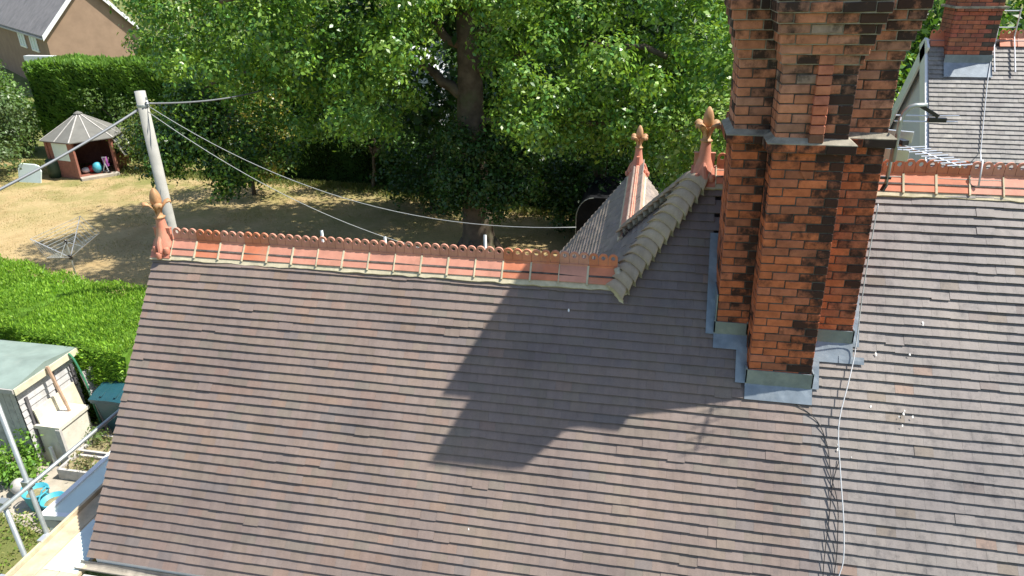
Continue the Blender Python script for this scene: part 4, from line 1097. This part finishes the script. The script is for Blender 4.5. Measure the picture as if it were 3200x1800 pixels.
# ================================================================== SUMMERHOUSE
sx_, sy_ = -21.45, 22.0
sh = empty("summerhouse", (sx_, sy_, GZ), "octagonal red brown summerhouse with grey felt roof and open door", "summerhouse")
RR = 1.6; NS6 = 6; ang = [R(-39.5-30+60*i) for i in range(6)]
cor = [(sx_+RR*math.cos(a), sy_+RR*math.sin(a)) for a in ang]
zw0, zw1 = GZ+.08, GZ+1.82
mb = MB(); mb.prism([(x, y, GZ+.02) for x, y in cor], (0, 0, .08)); mb.build("floor", M['rust_wood'], sh)
def panel(i, a0, a1, z0, z1, name="wall_panel", mat='rust_wood', t=.05):
    (x0, y0), (x1, y1) = cor[i], cor[(i+1) % 6]
    p = lambda u: Vector((x0+(x1-x0)*u, y0+(y1-y0)*u, 0)); n = (Vector((sx_, sy_, 0))-p(.5)).normalized()*t
    m_ = MB(); m_.prism([p(a0)+Vector((0, 0, z0)), p(a1)+Vector((0, 0, z0)), p(a1)+Vector((0, 0, z1)), p(a0)+Vector((0, 0, z1))], n); return m_.build(name, M[mat], sh)
for i in range(6):
    x, y = cor[i]; mb = MB(); mb.box((x-.06, y-.06, zw0), (x+.06, y+.06, zw1)); mb.build("corner_post", M['rust_wood'], sh)
    if i == 0:      # the doorway faces the house
        panel(i, .05, .95, zw1-.16, zw1, "lintel"); continue
    if i == 1 or i == 5:      # glazed panels beside the door
        for j in range(5): panel(i, .03, .97, zw0+j*.15, zw0+j*.15+.145, "board")
        panel(i, .03, .2, zw0+.75, zw1, "frame_board"); panel(i, .8, .97, zw0+.75, zw1, "frame_board"); panel(i, .2, .8, zw1-.2, zw1, "frame_board")
        panel(i, .2, .8, zw0+.75, zw1-.2, "pane", 'glass' if i == 1 else 'frost', .02)
    else:
        for j in range(11): panel(i, .03, .97, zw0+j*.149, zw0+j*.149+.145, "board")
# tilted open window on the right-hand panel
(x0, y0), (x1, y1) = cor[1], cor[2]; p0 = Vector((x0, y0, 0)).lerp(Vector((x1, y1, 0)), .12); p1 = Vector((x0, y0, 0)).lerp(Vector((x1, y1, 0)), .88); nrm = ((p0+p1)/2 - Vector((sx_, sy_, 0))).normalized()
zt, zb = zw1-.15, zw0+.72; o = nrm*.42
mb = MB()
for a, b in (((p0, zt, 0), (p1, zt, 0)), ((p0, zb, 1), (p1, zb, 1)), ((p0, zt, 0), (p0, zb, 1)), ((p1, zt, 0), (p1, zb, 1))):
    mb.bar(a[0]+Vector((0, 0, a[1]))+o*a[2]+nrm*.03, b[0]+Vector((0, 0, b[1]))+o*b[2]+nrm*.03, .05)
wf = mb.build("window", M['white'], sh)
for k in range(6):
    t = (k+.5)/6; q = p0.lerp(p1, t); mb = MB(); mb.bar(q+Vector((0, 0, zt))+nrm*.03, q+Vector((0, 0, zb))+o+nrm*.03, .02); mb.build("glazing_bar", M['alu'], wf)
mb = MB(); mb.prism([p0+Vector((0, 0, zt))+nrm*.03, p1+Vector((0, 0, zt))+nrm*.03, p1+Vector((0, 0, zb))+o+nrm*.03, p0+Vector((0, 0, zb))+o+nrm*.03], nrm*.006); mb.build("pane", M['glass'], wf)
apex = Vector((sx_, sy_, GZ+2.78)); RE = RR+.22
ec = [Vector((sx_+RE*math.cos(a), sy_+RE*math.sin(a), GZ+1.74)) for a in ang]
for i in range(6):
    a, b = ec[i], ec[(i+1) % 6]; dn = Vector((0, 0, -.04)); mb = MB()
    mb.add([apex, a, b, apex+dn, a+dn, b+dn], [(0, 1, 2), (5, 4, 3), (1, 4, 5, 2), (0, 3, 4, 1), (2, 5, 3, 0)]); mb.build("roof_panel", simple("grey_felt", (.15, .147, .13), .9, .12, 3, .2), sh) if i == 0 else mb.build("roof_panel", bpy.data.materials["grey_felt"], sh)
    mb = MB(); mb.bar(a+Vector((0, 0, .012)), apex+Vector((0, 0, .012)), .05, .02); m2 = (a+b)/2; mb2 = MB(); mb2.bar(m2+Vector((0, 0, .012)), apex+Vector((0, 0, .012)), .04, .02); mb2.build('roof_batten', M['greyboard'], sh); mb.build("roof_batten", M['greyboard'], sh)
mb = MB(); mb.lathe(apex+Vector((0, 0, -.04)), [(.2, 0), (.14, .05), (.03, .1)], 8); mb.build("roof_cap", bpy.data.materials["grey_felt"], sh)
mb = MB(); DM0 = (Vector((*cor[0], 0))+Vector((*cor[1], 0)))/2; DT = (Vector((*cor[1], 0))-Vector((*cor[0], 0))).normalized(); DN = (DM0-Vector((sx_, sy_, 0))).normalized(); mb.obox(DM0+DN*.22+Vector((0, 0, GZ+.06)), (DT*.8, DN*.2, Vector((0, 0, .06)))); mb.build("step", M['concrete'], sh)
# clutter inside the doorway
def ball(name, c, r, mat, label, cat, squash=1.):
    mb = MB(); mb.lathe(c, [(r*math.sin(R(a)), r*(1-math.cos(R(a)))*squash) for a in (8, 30, 55, 80, 105, 130, 155, 172)], 12)
    return tag(mb.build(name, M[mat], None, smooth=True), label, cat)
DM = (Vector((*cor[0], 0))+Vector((*cor[1], 0)))/2; DI = (Vector((sx_, sy_, 0))-DM).normalized(); dx, dy = DM.x+DI.x*.3-.1, DM.y+DI.y*.3-.05
ball("red_ball", (dx-.25, dy+.15, GZ+.1), .17, 'red', "red ball in the summerhouse doorway", "ball")
ball("teal_seat", (dx+.12, dy+.1, GZ+.1), .22, 'turq', "turquoise plastic seat in the summerhouse doorway", "seat", 1.2)
ball("white_bag", (dx-.45, dy+.02, GZ+.1), .22, 'pvc', "crumpled white bag on the summerhouse floor", "bag", .6)
pc = empty("pushchair", (dx+.52, dy+.22, GZ+.1), "folded pushchair with purple seat inside the summerhouse door", "pushchair")
mb = MB()
for a, b in (((.0, 0, .1), (.25, .05, .75)), ((.28, 0, .1), (.05, .05, .75)), ((.05, .05, .75), (.25, .05, .75)), ((.02, .2, .1), (.25, .22, .7)), ((.0, 0, .1), (.28, 0, .1))): mb.tube([Vector((dx+.4, dy+.1, GZ+.1))+Vector(a), Vector((dx+.4, dy+.1, GZ+.1))+Vector(b)], .018, 6)
mb.build("frame", M['alu'], pc)
mb = MB(); mb.obox((dx+.55, dy+.2, GZ+.62), (Vector((.1, 0, .03)), Vector((0, .05, 0)), Vector((-.03, 0, .22)))); mb.build("seat", M['purple'], pc)
for q in (0, .28):
    mb = MB(); mb.lathe((dx+.4+q, dy+.12, GZ+.13), [(.02, -.03), (.08, -.02), (.08, .02), (.02, .03)], 10); mb.build("wheel", M['black'], pc)
# white board leaning by the summerhouse and a dark water butt behind it
bx, by = -22.85, 19.7
mb = MB(); prof = [(-.62, 0), (.55, .0), (.62, .5), (.5, .74), (.3, .8), (-.45, .82), (-.6, .7)]
mb.prism([(bx+a, by+b*.25, GZ+b) for a, b in prof], (0, .05, .015)); tag(mb.build("goal_board", M['mint']), "white and mint plastic board with rounded corners beside the summerhouse", "board")
mb = MB(); mb.lathe((-22.35, 20.75, GZ), [(.3, 0), (.34, .3), (.33, .7), (.3, .85), (.1, .87)], 14); tag(mb.build("water_butt", simple("dark_green_plastic", (.03, .06, .035), .5, .2, 5, 0), None, True), "dark green water butt between white board and summerhouse", "water butt")

# ================================================================== BROWN HOUSE, UPPER LEFT
bh = empty("brown_house", (-39, 42, GZ), "brown rendered house with white bargeboards in the upper left corner", "house")
c0 = Vector((-38.9, 40, 0)); gd = Vector((.6, .8, 0)); ld = Vector((-.8, .6, 0)); GW, LW_ = 6.4, 30.0; zev = -1.46; rise = 3.5
def HB(u, v, z): return c0 + gd*u + ld*v + Vector((0, 0, z))
mb = MB(); mb.prism([HB(0, 0, GZ), HB(GW, 0, GZ), HB(GW, 0, zev), HB(GW/2, 0, zev+rise-.1), HB(0, 0, zev)], ld*.25); mb.build("gable_wall", M['render'], bh)
mb = MB(); mb.prism([HB(0, .25, GZ), HB(0, LW_, GZ), HB(0, LW_, zev), HB(0, .25, zev)], gd*.25); mb.build("wall", M['render'], bh)
mb = MB(); mb.prism([HB(GW, .25, GZ), HB(GW, LW_, GZ), HB(GW, LW_, zev), HB(GW, .25, zev)], gd*-.25); mb.build("wall", M['render'], bh)
for sgn, u0 in ((1, -.25), (-1, GW+.25)):
    sl = rise/(GW/2); mb = MB(); z0 = zev - .25*sl
    A = HB(u0, -.3, z0); B = HB(GW/2, -.3, zev+rise); Cc = HB(GW/2, LW_, zev+rise); D = HB(u0, LW_, z0)
    mb.prism([A, B, Cc, D], (0, 0, .12)); mb.build("roof_slope", M['slate'], bh)
    mb = MB(); mb.hexa([A+Vector((0, 0, -.22))-ld*.05, B+Vector((0, 0, -.22))-ld*.05, B+Vector((0, 0, -.22)), A+Vector((0, 0, -.22)), A+Vector((0, 0, .16))-ld*.05, B+Vector((0, 0, .16))-ld*.05, B+Vector((0, 0, .16)), A+Vector((0, 0, .16))]); mb.build("bargeboard", M['pvc'], bh)
mb = MB(); mb.prism([HB(-.32, -.25, zev-.42), HB(-.32, LW_, zev-.42), HB(-.2, LW_, zev-.42), HB(-.2, -.25, zev-.42)], (0, 0, .12)); mb.build("gutter", M['greyboard'], bh)
for v0 in (3.6, 8.2):
    mb = MB()
    for a, b in (((v0, -3.0), (v0, -1.75)), ((v0+2.2, -3.0), (v0+2.2, -1.75)), ((v0, -1.75), (v0+2.2, -1.75)), ((v0-.15, -3.0), (v0+2.35, -3.0)), ((v0+1.1, -3.0), (v0+1.1, -1.75))): mb.bar(HB(-.04, a[0], a[1]), HB(-.04, b[0], b[1]), .12, .12)
    wi = mb.build("window", M['pvc'], bh)
    mb = MB(); mb.prism([HB(-.02, v0, -3), HB(-.02, v0+2.2, -3), HB(-.02, v0+2.2, -1.75), HB(-.02, v0, -1.75)], gd*.01); mb.build("pane", M['frost'], wi)
mb = MB(); mb.box((-32.6, 31.2, GZ), (-30.6, 31.6, -1.9)); tag(mb.build("white_trellis", M['pvc']), "white panel glimpsed above the tall hedge below the brown gable", "panel")
mb = MB(); q = Vector((-6.2, 25.5, 0)); mb.prism([q+Vector((-1.2, 0, GZ)), q+Vector((1.2, 0, GZ)), q+Vector((1.2, 0, -1.9)), q+Vector((0, 0, -.6)), q+Vector((-1.2, 0, -1.9))], (0, 5, 0)); tag(mb.build("white_house_gable", M['white_render']), "white gabled house glimpsed through the oak beside its trunk", "house")

# ================================================================== SHED CORNER
shed = empty("garden_shed", (-7.45, 3.05, GZ), "pale boarded garden shed with green felt roof at the left edge", "shed")
X1, X2, Y1, Y2, ZR = -8.9, -6.5, 2.35, 3.75, -4.12
rm = MB(); rm.prism([(X1-.1, Y1-.1, ZR), (X2+.1, Y1-.1, ZR), (X2+.1, (Y1+Y2)/2, ZR+.12), (X2+.1, Y2+.1, ZR), (X1-.1, Y2+.1, ZR), (X1-.1, (Y1+Y2)/2, ZR+.12)][:0] or [(X2+.1, Y1-.1, ZR), (X2+.1, (Y1+Y2)/2, ZR+.13), (X2+.1, Y2+.1, ZR), (X2+.1, Y2+.1, ZR-.03), (X2+.1, Y1-.1, ZR-.03)], (X1-X2-.2, 0, 0)); rm.build("felt_roof", M['felt'], shed)
mb = MB(); mb.box((X2+.1, Y1-.1, ZR-.14), (X2+.125, Y2+.1, ZR-.005)); mb.build("fascia", M['cream'], shed)
mb = MB(); mb.box((X1-.1, Y1-.125, ZR-.1), (X2+.1, Y1-.1, ZR-.005)); mb.build("fascia", M['greyboard'], shed)
mb = MB(); mb.box((X1, Y1+.03, GZ), (X2-.03, Y2-.03, ZR-.02)); mb.build("shed_frame", M['greyboard'], shed)
for j in range(12):
    z = ZR-.15-(j+1)*.145
    if z < GZ: break
    mb = MB(); mb.hexa([(X2-.03, Y1, z), (X2+.012, Y1, z), (X2+.012, Y2, z), (X2-.03, Y2, z), (X2-.03, Y1, z+.142), (X2-.008, Y1, z+.142), (X2-.008, Y2, z+.142), (X2-.03, Y2, z+.142)]); mb.build("weatherboard", M['paleboard'], shed)
for j in range(16):
    x = X2-.15*(j+1); mb = MB(); mb.box((x+.004, Y1, GZ+.05), (x+.146, Y1+.03, ZR-.1)); mb.build("cladding_board", M['greyboard'], shed)
for y, zt, zb in ((Y1+.12, ZR-.35, GZ+.25), (Y1+.82, ZR-.16, ZR-.95), (Y2-.12, ZR-.3, ZR-.8)):
    mb = MB(); mb.box((X2+.012, y, zb), (X2+.04, y+.06, zt)); mb.build("dark_batten", simple("batten_%g" % y, (.1, .095, .1), .7, .2, 6, .1), shed)
def leaner(name, label, cat, y0, y1, zb, zt, xb, xt, mat, t=.03):
    mb = MB(); mb.hexa([(xb, y0, zb), (xb+t, y0, zb), (xb+t, y1, zb), (xb, y1, zb), (xt, y0, zt), (xt+t, y0, zt), (xt+t, y1, zt), (xt, y1, zt)]); return tag(mb.build(name, M[mat]), label, cat)
leaner("cream_sheet", "large cream white panel leaning against the shed boards", "sheet", 2.52, 3.55, -5.5, -4.78, X2+.16, X2+.05, 'cream')
leaner("grey_sheet", "grey rounded sheet leaning at the far corner of the shed", "sheet", 3.62, 3.95, GZ, -4.6, X2+.45, X2+.22, 'greyboard')
mb = MB(); mb.tube([(X2+.42, 3.0, -5.35), (X2+.16, 3.02, -4.08)], .035, 6); tag(mb.build("timber_post", M['wood']), "pinkish timber post leaning on the shed fascia", "post")
cable("garden_hose", smooth_path([(X2+.13, 3.6, -4.12), (X2+.2, 3.62, -4.3), (X2+.28, 3.64, -4.8), (X2+.34, 3.62, -5.4), (X2+.4, 3.6, -5.95)]), .022, M['hose'], "green hose hanging down the far corner of the shed", "hose")
# stained white chest in front
ch = empty("white_chest", (-6.25, 2.85, GZ), "stained white lidded chest standing in front of the shed", "chest")
mb = MB(); mb.box((-6.6, 2.5, GZ), (-5.95, 3.22, -5.16)); mb.build("body", simple("stained_white", (.58, .55, .46), .6, .12, 4, .1, dirt=(.34, .31, .22)), ch)
mb = MB(); mb.box((-6.64, 2.46, -5.16), (-5.91, 3.26, -5.09)); mb.build("lid", bpy.data.materials['stained_white'], ch)
mb = MB(); mb.box((-6.52, 2.66, -5.09), (-6.05, 3.14, -5.082)); mb.build("lid_panel", M['white'], ch)
mb = MB(); mb.box((-6.0, 2.44, GZ), (-5.9, 2.5, -5.14)); mb.build("corner_trim", M['greyboard'], ch)
mb = MB(); mb.box((-6.25, 2.4, GZ), (-6.2, 2.45, -5.55)); tag(mb.build("white_stake", M['pvc']), "short white stake standing against the chest", "stake")
# wheelie bin
bn_ = empty("wheelie_bin", (-5.45, 3.62, GZ), "dark teal wheelie bin tucked against the bright hedge", "bin")
mb = MB(); mb.hexa([(-5.68, 3.42, GZ+.06), (-5.22, 3.42, GZ+.06), (-5.22, 3.92, GZ+.06), (-5.68, 3.92, GZ+.06), (-5.82, 3.3, GZ+1.0), (-5.04, 3.3, GZ+1.0), (-5.04, 4.0, GZ+1.0), (-5.82, 4.0, GZ+1.0)]); mb.build("body", M['teal'], bn_)
mb = MB(); mb.box((-5.86, 3.26, GZ+.96), (-5.0, 4.03, GZ+1.02)); mb.build("rim", M['teal'], bn_)
mb = MB(); V = []; F = []
for i, (yy, zz) in enumerate(((3.24, 1.02), (3.24, 1.06), (3.45, 1.13), (3.7, 1.18), (3.95, 1.17), (4.05, 1.08))):
    for xx in (-5.87, -5.76, -5.44, -5.1, -4.99): V.append((xx, yy, GZ+zz+(.012 if -5.7 < xx < -5.3 and i else 0)))
for i in range(5):
    for j in range(4): F.append((i*5+j, i*5+j+1, i*5+j+6, i*5+j+5))
mb.add(V, F); mb.build("lid", M['teal'], bn_)
for dx_ in (-5.62, -5.3):
    mb = MB(); mb.bar((dx_, 3.3, GZ+1.12), (dx_, 3.9, GZ+1.195), .04, .02); mb.build("lid_rib", M['teal'], bn_)
for dx_ in (-5.74, -5.2):
    mb = MB(); mb.lathe((dx_, 3.98, GZ), [(.02, 0), (.1, .02), (.1, .18), (.02, .2)], 12); mb.build("wheel", M['black'], bn_)
mb = MB(); mb.tube([(-5.78, 4.02, GZ+1.03), (-5.14, 4.02, GZ+1.03)], .018, 8); mb.build("handle", M['black'], bn_)
# raised beds
def bed(label, x0, x1, y0, y1, h, seed):
    b_ = empty("raised_bed", ((x0+x1)/2, (y0+y1)/2, GZ), label, "raised bed", "raised beds on the patio")
    for a, c in (((x0, y0), (x1, y0+.05)), ((x0, y1-.05), (x1, y1)), ((x0, y0+.05), (x0+.05, y1-.05)), ((x1-.05, y0+.05), (x1, y1-.05))):
        mb = MB(); mb.box((a[0], a[1], GZ), (c[0], c[1], GZ+h)); mb.build("edging_board", M['greyboard'], b_)
    mb = MB(); mb.box((x0+.05, y0+.05, GZ), (x1-.05, y1-.05, GZ+h-.06)); mb.build("soil", M['soil'], b_)
    V, F, C = leaf_cloud([((x0+x1)/2+random.uniform(-.3, .3)*(x1-x0), (y0+y1)/2+random.uniform(-.3, .3)*(y1-y0), GZ+h, random.uniform(.1, .2)) for _ in range(7)], 900, .07, [(.22, .22, .09), (.12, .17, .05), (.28, .25, .12)], seed, flat=.1)
    o = mesh_np("plants", V, F, M['leaf'], b_, C); o["kind"] = "stuff"
bed("nearer raised bed with gravel and grey edging boards", -5.85, -5.0, 2.08, 2.58, .24, 61)
bed("further raised bed of dry plants in front of the wheelie bin", -5.85, -5.0, 2.64, 3.2, .26, 62)
# tubs, sack and plants by the patio
def tub(label, x, y, r, seed):
    t = empty("flexible_tub", (x, y, GZ), label, "tub", "turquoise tubs")
    mb = MB(); mb.lathe((x, y, GZ), [(r*.72, 0), (r, .34), (r*1.04, .35), (r*1.04, .375), (r*.95, .375), (r*.94, .3)], 20); mb.build("body", M['turq'], t, smooth=True)
    mb = MB(); mb.lathe((x, y, GZ+.02), [(r*.7, 0), (r*.9, .27), (r*.5, .3)], 14); mb.build("contents", M['soil'], t)
    for sg in (-1, 1):
        mb = MB(); mb.tube([(x+sg*r, y-.1, GZ+.37), (x+sg*r, y-.05, GZ+.44), (x+sg*r, y+.05, GZ+.44), (x+sg*r, y+.1, GZ+.37)], .016, 6); mb.build("handle", M['turq'], t)
tub("turquoise tub left of the other, beside the leafy bush", -5.62, 1.36, .21, 1); tub("turquoise tub half hidden behind the white framed lean-to", -5.12, 1.22, .2, 2)
ball("rubble_sack", (-6.25, 1.6, GZ), .15, 'greyboard', "lumpy pale sack at the foot of the laurel bush", "sack", 1.1)
tree("laurel_bush", "glossy bright green bush at the left edge below the shed", (-6.6, 1.95, GZ), 1, blob(-6.62, 1.95, GZ+.45, .45, .4, .42, 16, .17, .28, 71), 2600, .085, [(.14, .28, .03), (.1, .23, .03), (.18, .32, .05)], 71, .03, "shrub", limbs=4)
V, F, C = leaf_cloud([(random.uniform(-6.4, -3.4), random.uniform(-1.6, 1.1), GZ+.02, random.uniform(.12, .32)) for _ in range(150)], 900, .06, [(.16, .26, .035), (.22, .29, .06), (.12, .2, .03), (.28, .28, .1)], 72, flat=.2)
tag(mesh_np("ground_cover", V, F, M['leaf'], None, C), "straggling weeds and ground cover below the scaffold", "ground cover", kind="stuff")
tree("pot_plant", "small clump of fine leaves beside the chest", (-5.75, 2.95, GZ), .6, [(-5.75, 2.95, GZ+.38, .16), (-5.65, 3.05, GZ+.35, .15), (-5.82, 3.08, GZ+.32, .14)], 2200, .08, [(.12, .19, .06), (.15, .22, .07)], 73, .015, "plant", limbs=3)

# ================================================================== LEAN-TO AND SCAFFOLD AT THE GABLE
lt_ = empty("lean_to", (-2.0, -.3, GZ), "white framed glazed lean-to roof below the gable", "lean-to")
LZ = -3.62
mb = MB(); mb.hexa([(-2.62, -.95, LZ), (-.9, -.95, LZ+.18), (-.9, 1.5, LZ+.18), (-2.62, 1.5, LZ), (-2.62, -.95, LZ+.02), (-.9, -.95, LZ+.2), (-.9, 1.5, LZ+.2), (-2.62, 1.5, LZ+.02)]); mb.build("glazing", M['frost'], lt_)
for a, b in (((-2.64, -.97, LZ+.02), (-2.64, 1.5, LZ+.02)), ((-2.64, -.97, LZ+.02), (-.9, -.97, LZ+.2)), ((-2.6, .25, LZ+.04), (-.9, .25, LZ+.22))):
    mb = MB(); mb.bar(a, b, .075, .07); mb.build("frame_bar", M['pvc'], lt_)
mb = MB(); mb.box((-2.66, -.99, LZ-.16), (-.9, -.96, LZ-.03)); mb.build("end_board", M['greyboard'], lt_)
for y in (-.93, 1.46):
    mb = MB(); mb.box((-2.62, y-.04, GZ), (-2.54, y+.04, LZ)); mb.build("post", M['pvc'], lt_)
SZ = -2.9
for label, x, y, zt in (("scaffold upright with the guard rail fixed to it, further from the camera", -1.52, -1.88, -.9), ("nearer thick scaffold upright standing at the platform edge", -1.52, -2.2, -2.12)):
    t = empty("scaffold_upright", (x, y, GZ), label, "scaffold tube", "scaffold uprights at the gable")
    mb = MB(); mb.tube([(x, y, GZ), (x, y, zt)], .026, 12); mb.build("tube", M['steel'], t, smooth=True)
    mb = MB(); mb.obox((x, y, -2.13), (Vector((.045, 0, 0)), Vector((0, .04, 0)), Vector((0, 0, .045)))); mb.build("coupler", M['steel'], t)
mb = MB(); mb.tube([(-1.475, -2.9, -2.13), (-1.475, 1.2, -2.13)], .024, 12); tag(mb.build("guard_rail", M['steel'], None, True), "horizontal scaffold guard rail crossing the lower left corner", "scaffold tube")
bc = [(.55, .44, .28), (.47, .4, .28), (.52, .43, .29)]
for i, (lab) in enumerate(("outermost scaffold board along the platform edge", "second scaffold board from the platform edge", "scaffold board nearest the gable wall")):
    mb = MB(); x0 = -1.46 + i*.235; mb.box((x0, -3.0, SZ-.04+.003*i), (x0+.225, -.7+.35*(i == 0), SZ+.003*i)); tag(mb.build("scaffold_board", M['board']), lab, "scaffold board", "boards of the scaffold platform")
mb = MB(); mb.box((-1.5, -3.0, SZ-.02), (-1.465, -.4, SZ+.05)); tag(mb.build("toe_board", M['board']), "upright toe board on the outer edge of the scaffold platform", "scaffold board")
for y in (-2.55, -1.95):
    mb = MB(); mb.obox((-1.5, y, SZ+.05), (Vector((.03, 0, 0)), Vector((0, .06, 0)), Vector((0, 0, .02)))); tag(mb.build("board_clip", M['alu']), "metal clip on the toe board, %s upright" % ("beside the nearer" if y < -2.2 else "beside the further"), "clip")
mb = MB(); mb.tube([(-1.6, -2.45, SZ-.07), (1.5, -2.45, SZ-.07)], .024, 10); tag(mb.build("transom_tube", M['steel'], None, True), "scaffold tube passing under the gutter at the bottom edge", "scaffold tube")
for i in range(3):
    mb = MB(); mb.box((-.72, -2.5-.24*i, SZ-.04), (2.4, -2.28-.24*i, SZ)); tag(mb.build("scaffold_board", M['greyboard']), ("grey scaffold board directly under the gutter", "grey scaffold board second out from the gutter", "grey scaffold board third out from the gutter")[i], "scaffold board", "boards under the gutter")
mb = MB(); mb.box((-1.2, -2.3, SZ+.005), (-.8, -1.55, SZ+.012)); tag(mb.build("plastic_sheet", M['mint']), "pale blue plastic sheet lying on the scaffold boards", "sheet")

# ================================================================== DRY GRASS TUFTS
def grass(name, label, poly_fn, n, size, pal, seed):
    g = np.random.default_rng(seed); P = poly_fn(g, n); n = len(P); pal = np.array(pal)
    t = np.c_[g.normal(size=(n, 2))*.55, np.ones(n)]; t /= np.linalg.norm(t, axis=1)[:, None]
    a = g.random(n)*6.28; b = np.c_[np.cos(a), np.sin(a), np.zeros(n)]
    L = size*g.uniform(.5, 1.4, n)[:, None]; W = L*.3
    V = np.stack([P-b*W*.5, P+b*W*.5, P+b*W*.2+t*L, P-b*W*.1+t*L], 1).reshape(-1, 3)
    C = pal[g.integers(0, len(pal), n)]*g.uniform(.75, 1.2, n)[:, None]
    tag(mesh_np(name, V, np.arange(4*n).reshape(-1, 4), M['needle'], None, np.repeat(np.c_[C, np.ones(n)], 4, axis=0)), label, "grass", kind="stuff")
def lawn_pts(g, n):
    x = g.uniform(-27, 9, n); y = g.uniform(8.5, 21, n); m = np.sin(x*1.3+y*.7)*np.sin(y*1.9-x*.4)+g.normal(size=n)*.6 > .15
    return np.c_[x, y, np.full(n, GZ+.005)][m]
def edge_pts(g, n):
    x = g.uniform(-26, 8, n); y = np.interp(x, [-26, -14.5, -7, -1.5, 9], [23.2, 22.2, 21.6, 19.8, 18.6]) - np.abs(g.normal(size=n))*.5
    return np.c_[x, y, np.full(n, GZ+.005)]
grass("dry_grass", "dry straw coloured tufts over the parched lawn", lawn_pts, 120000, .045, [(.42, .32, .16), (.36, .28, .13), (.3, .26, .1), (.24, .24, .09)], 81)
grass("rough_grass", "rough greener grass along the foot of the back hedge", edge_pts, 22000, .13, [(.16, .2, .05), (.22, .22, .07), (.12, .16, .04)], 82)
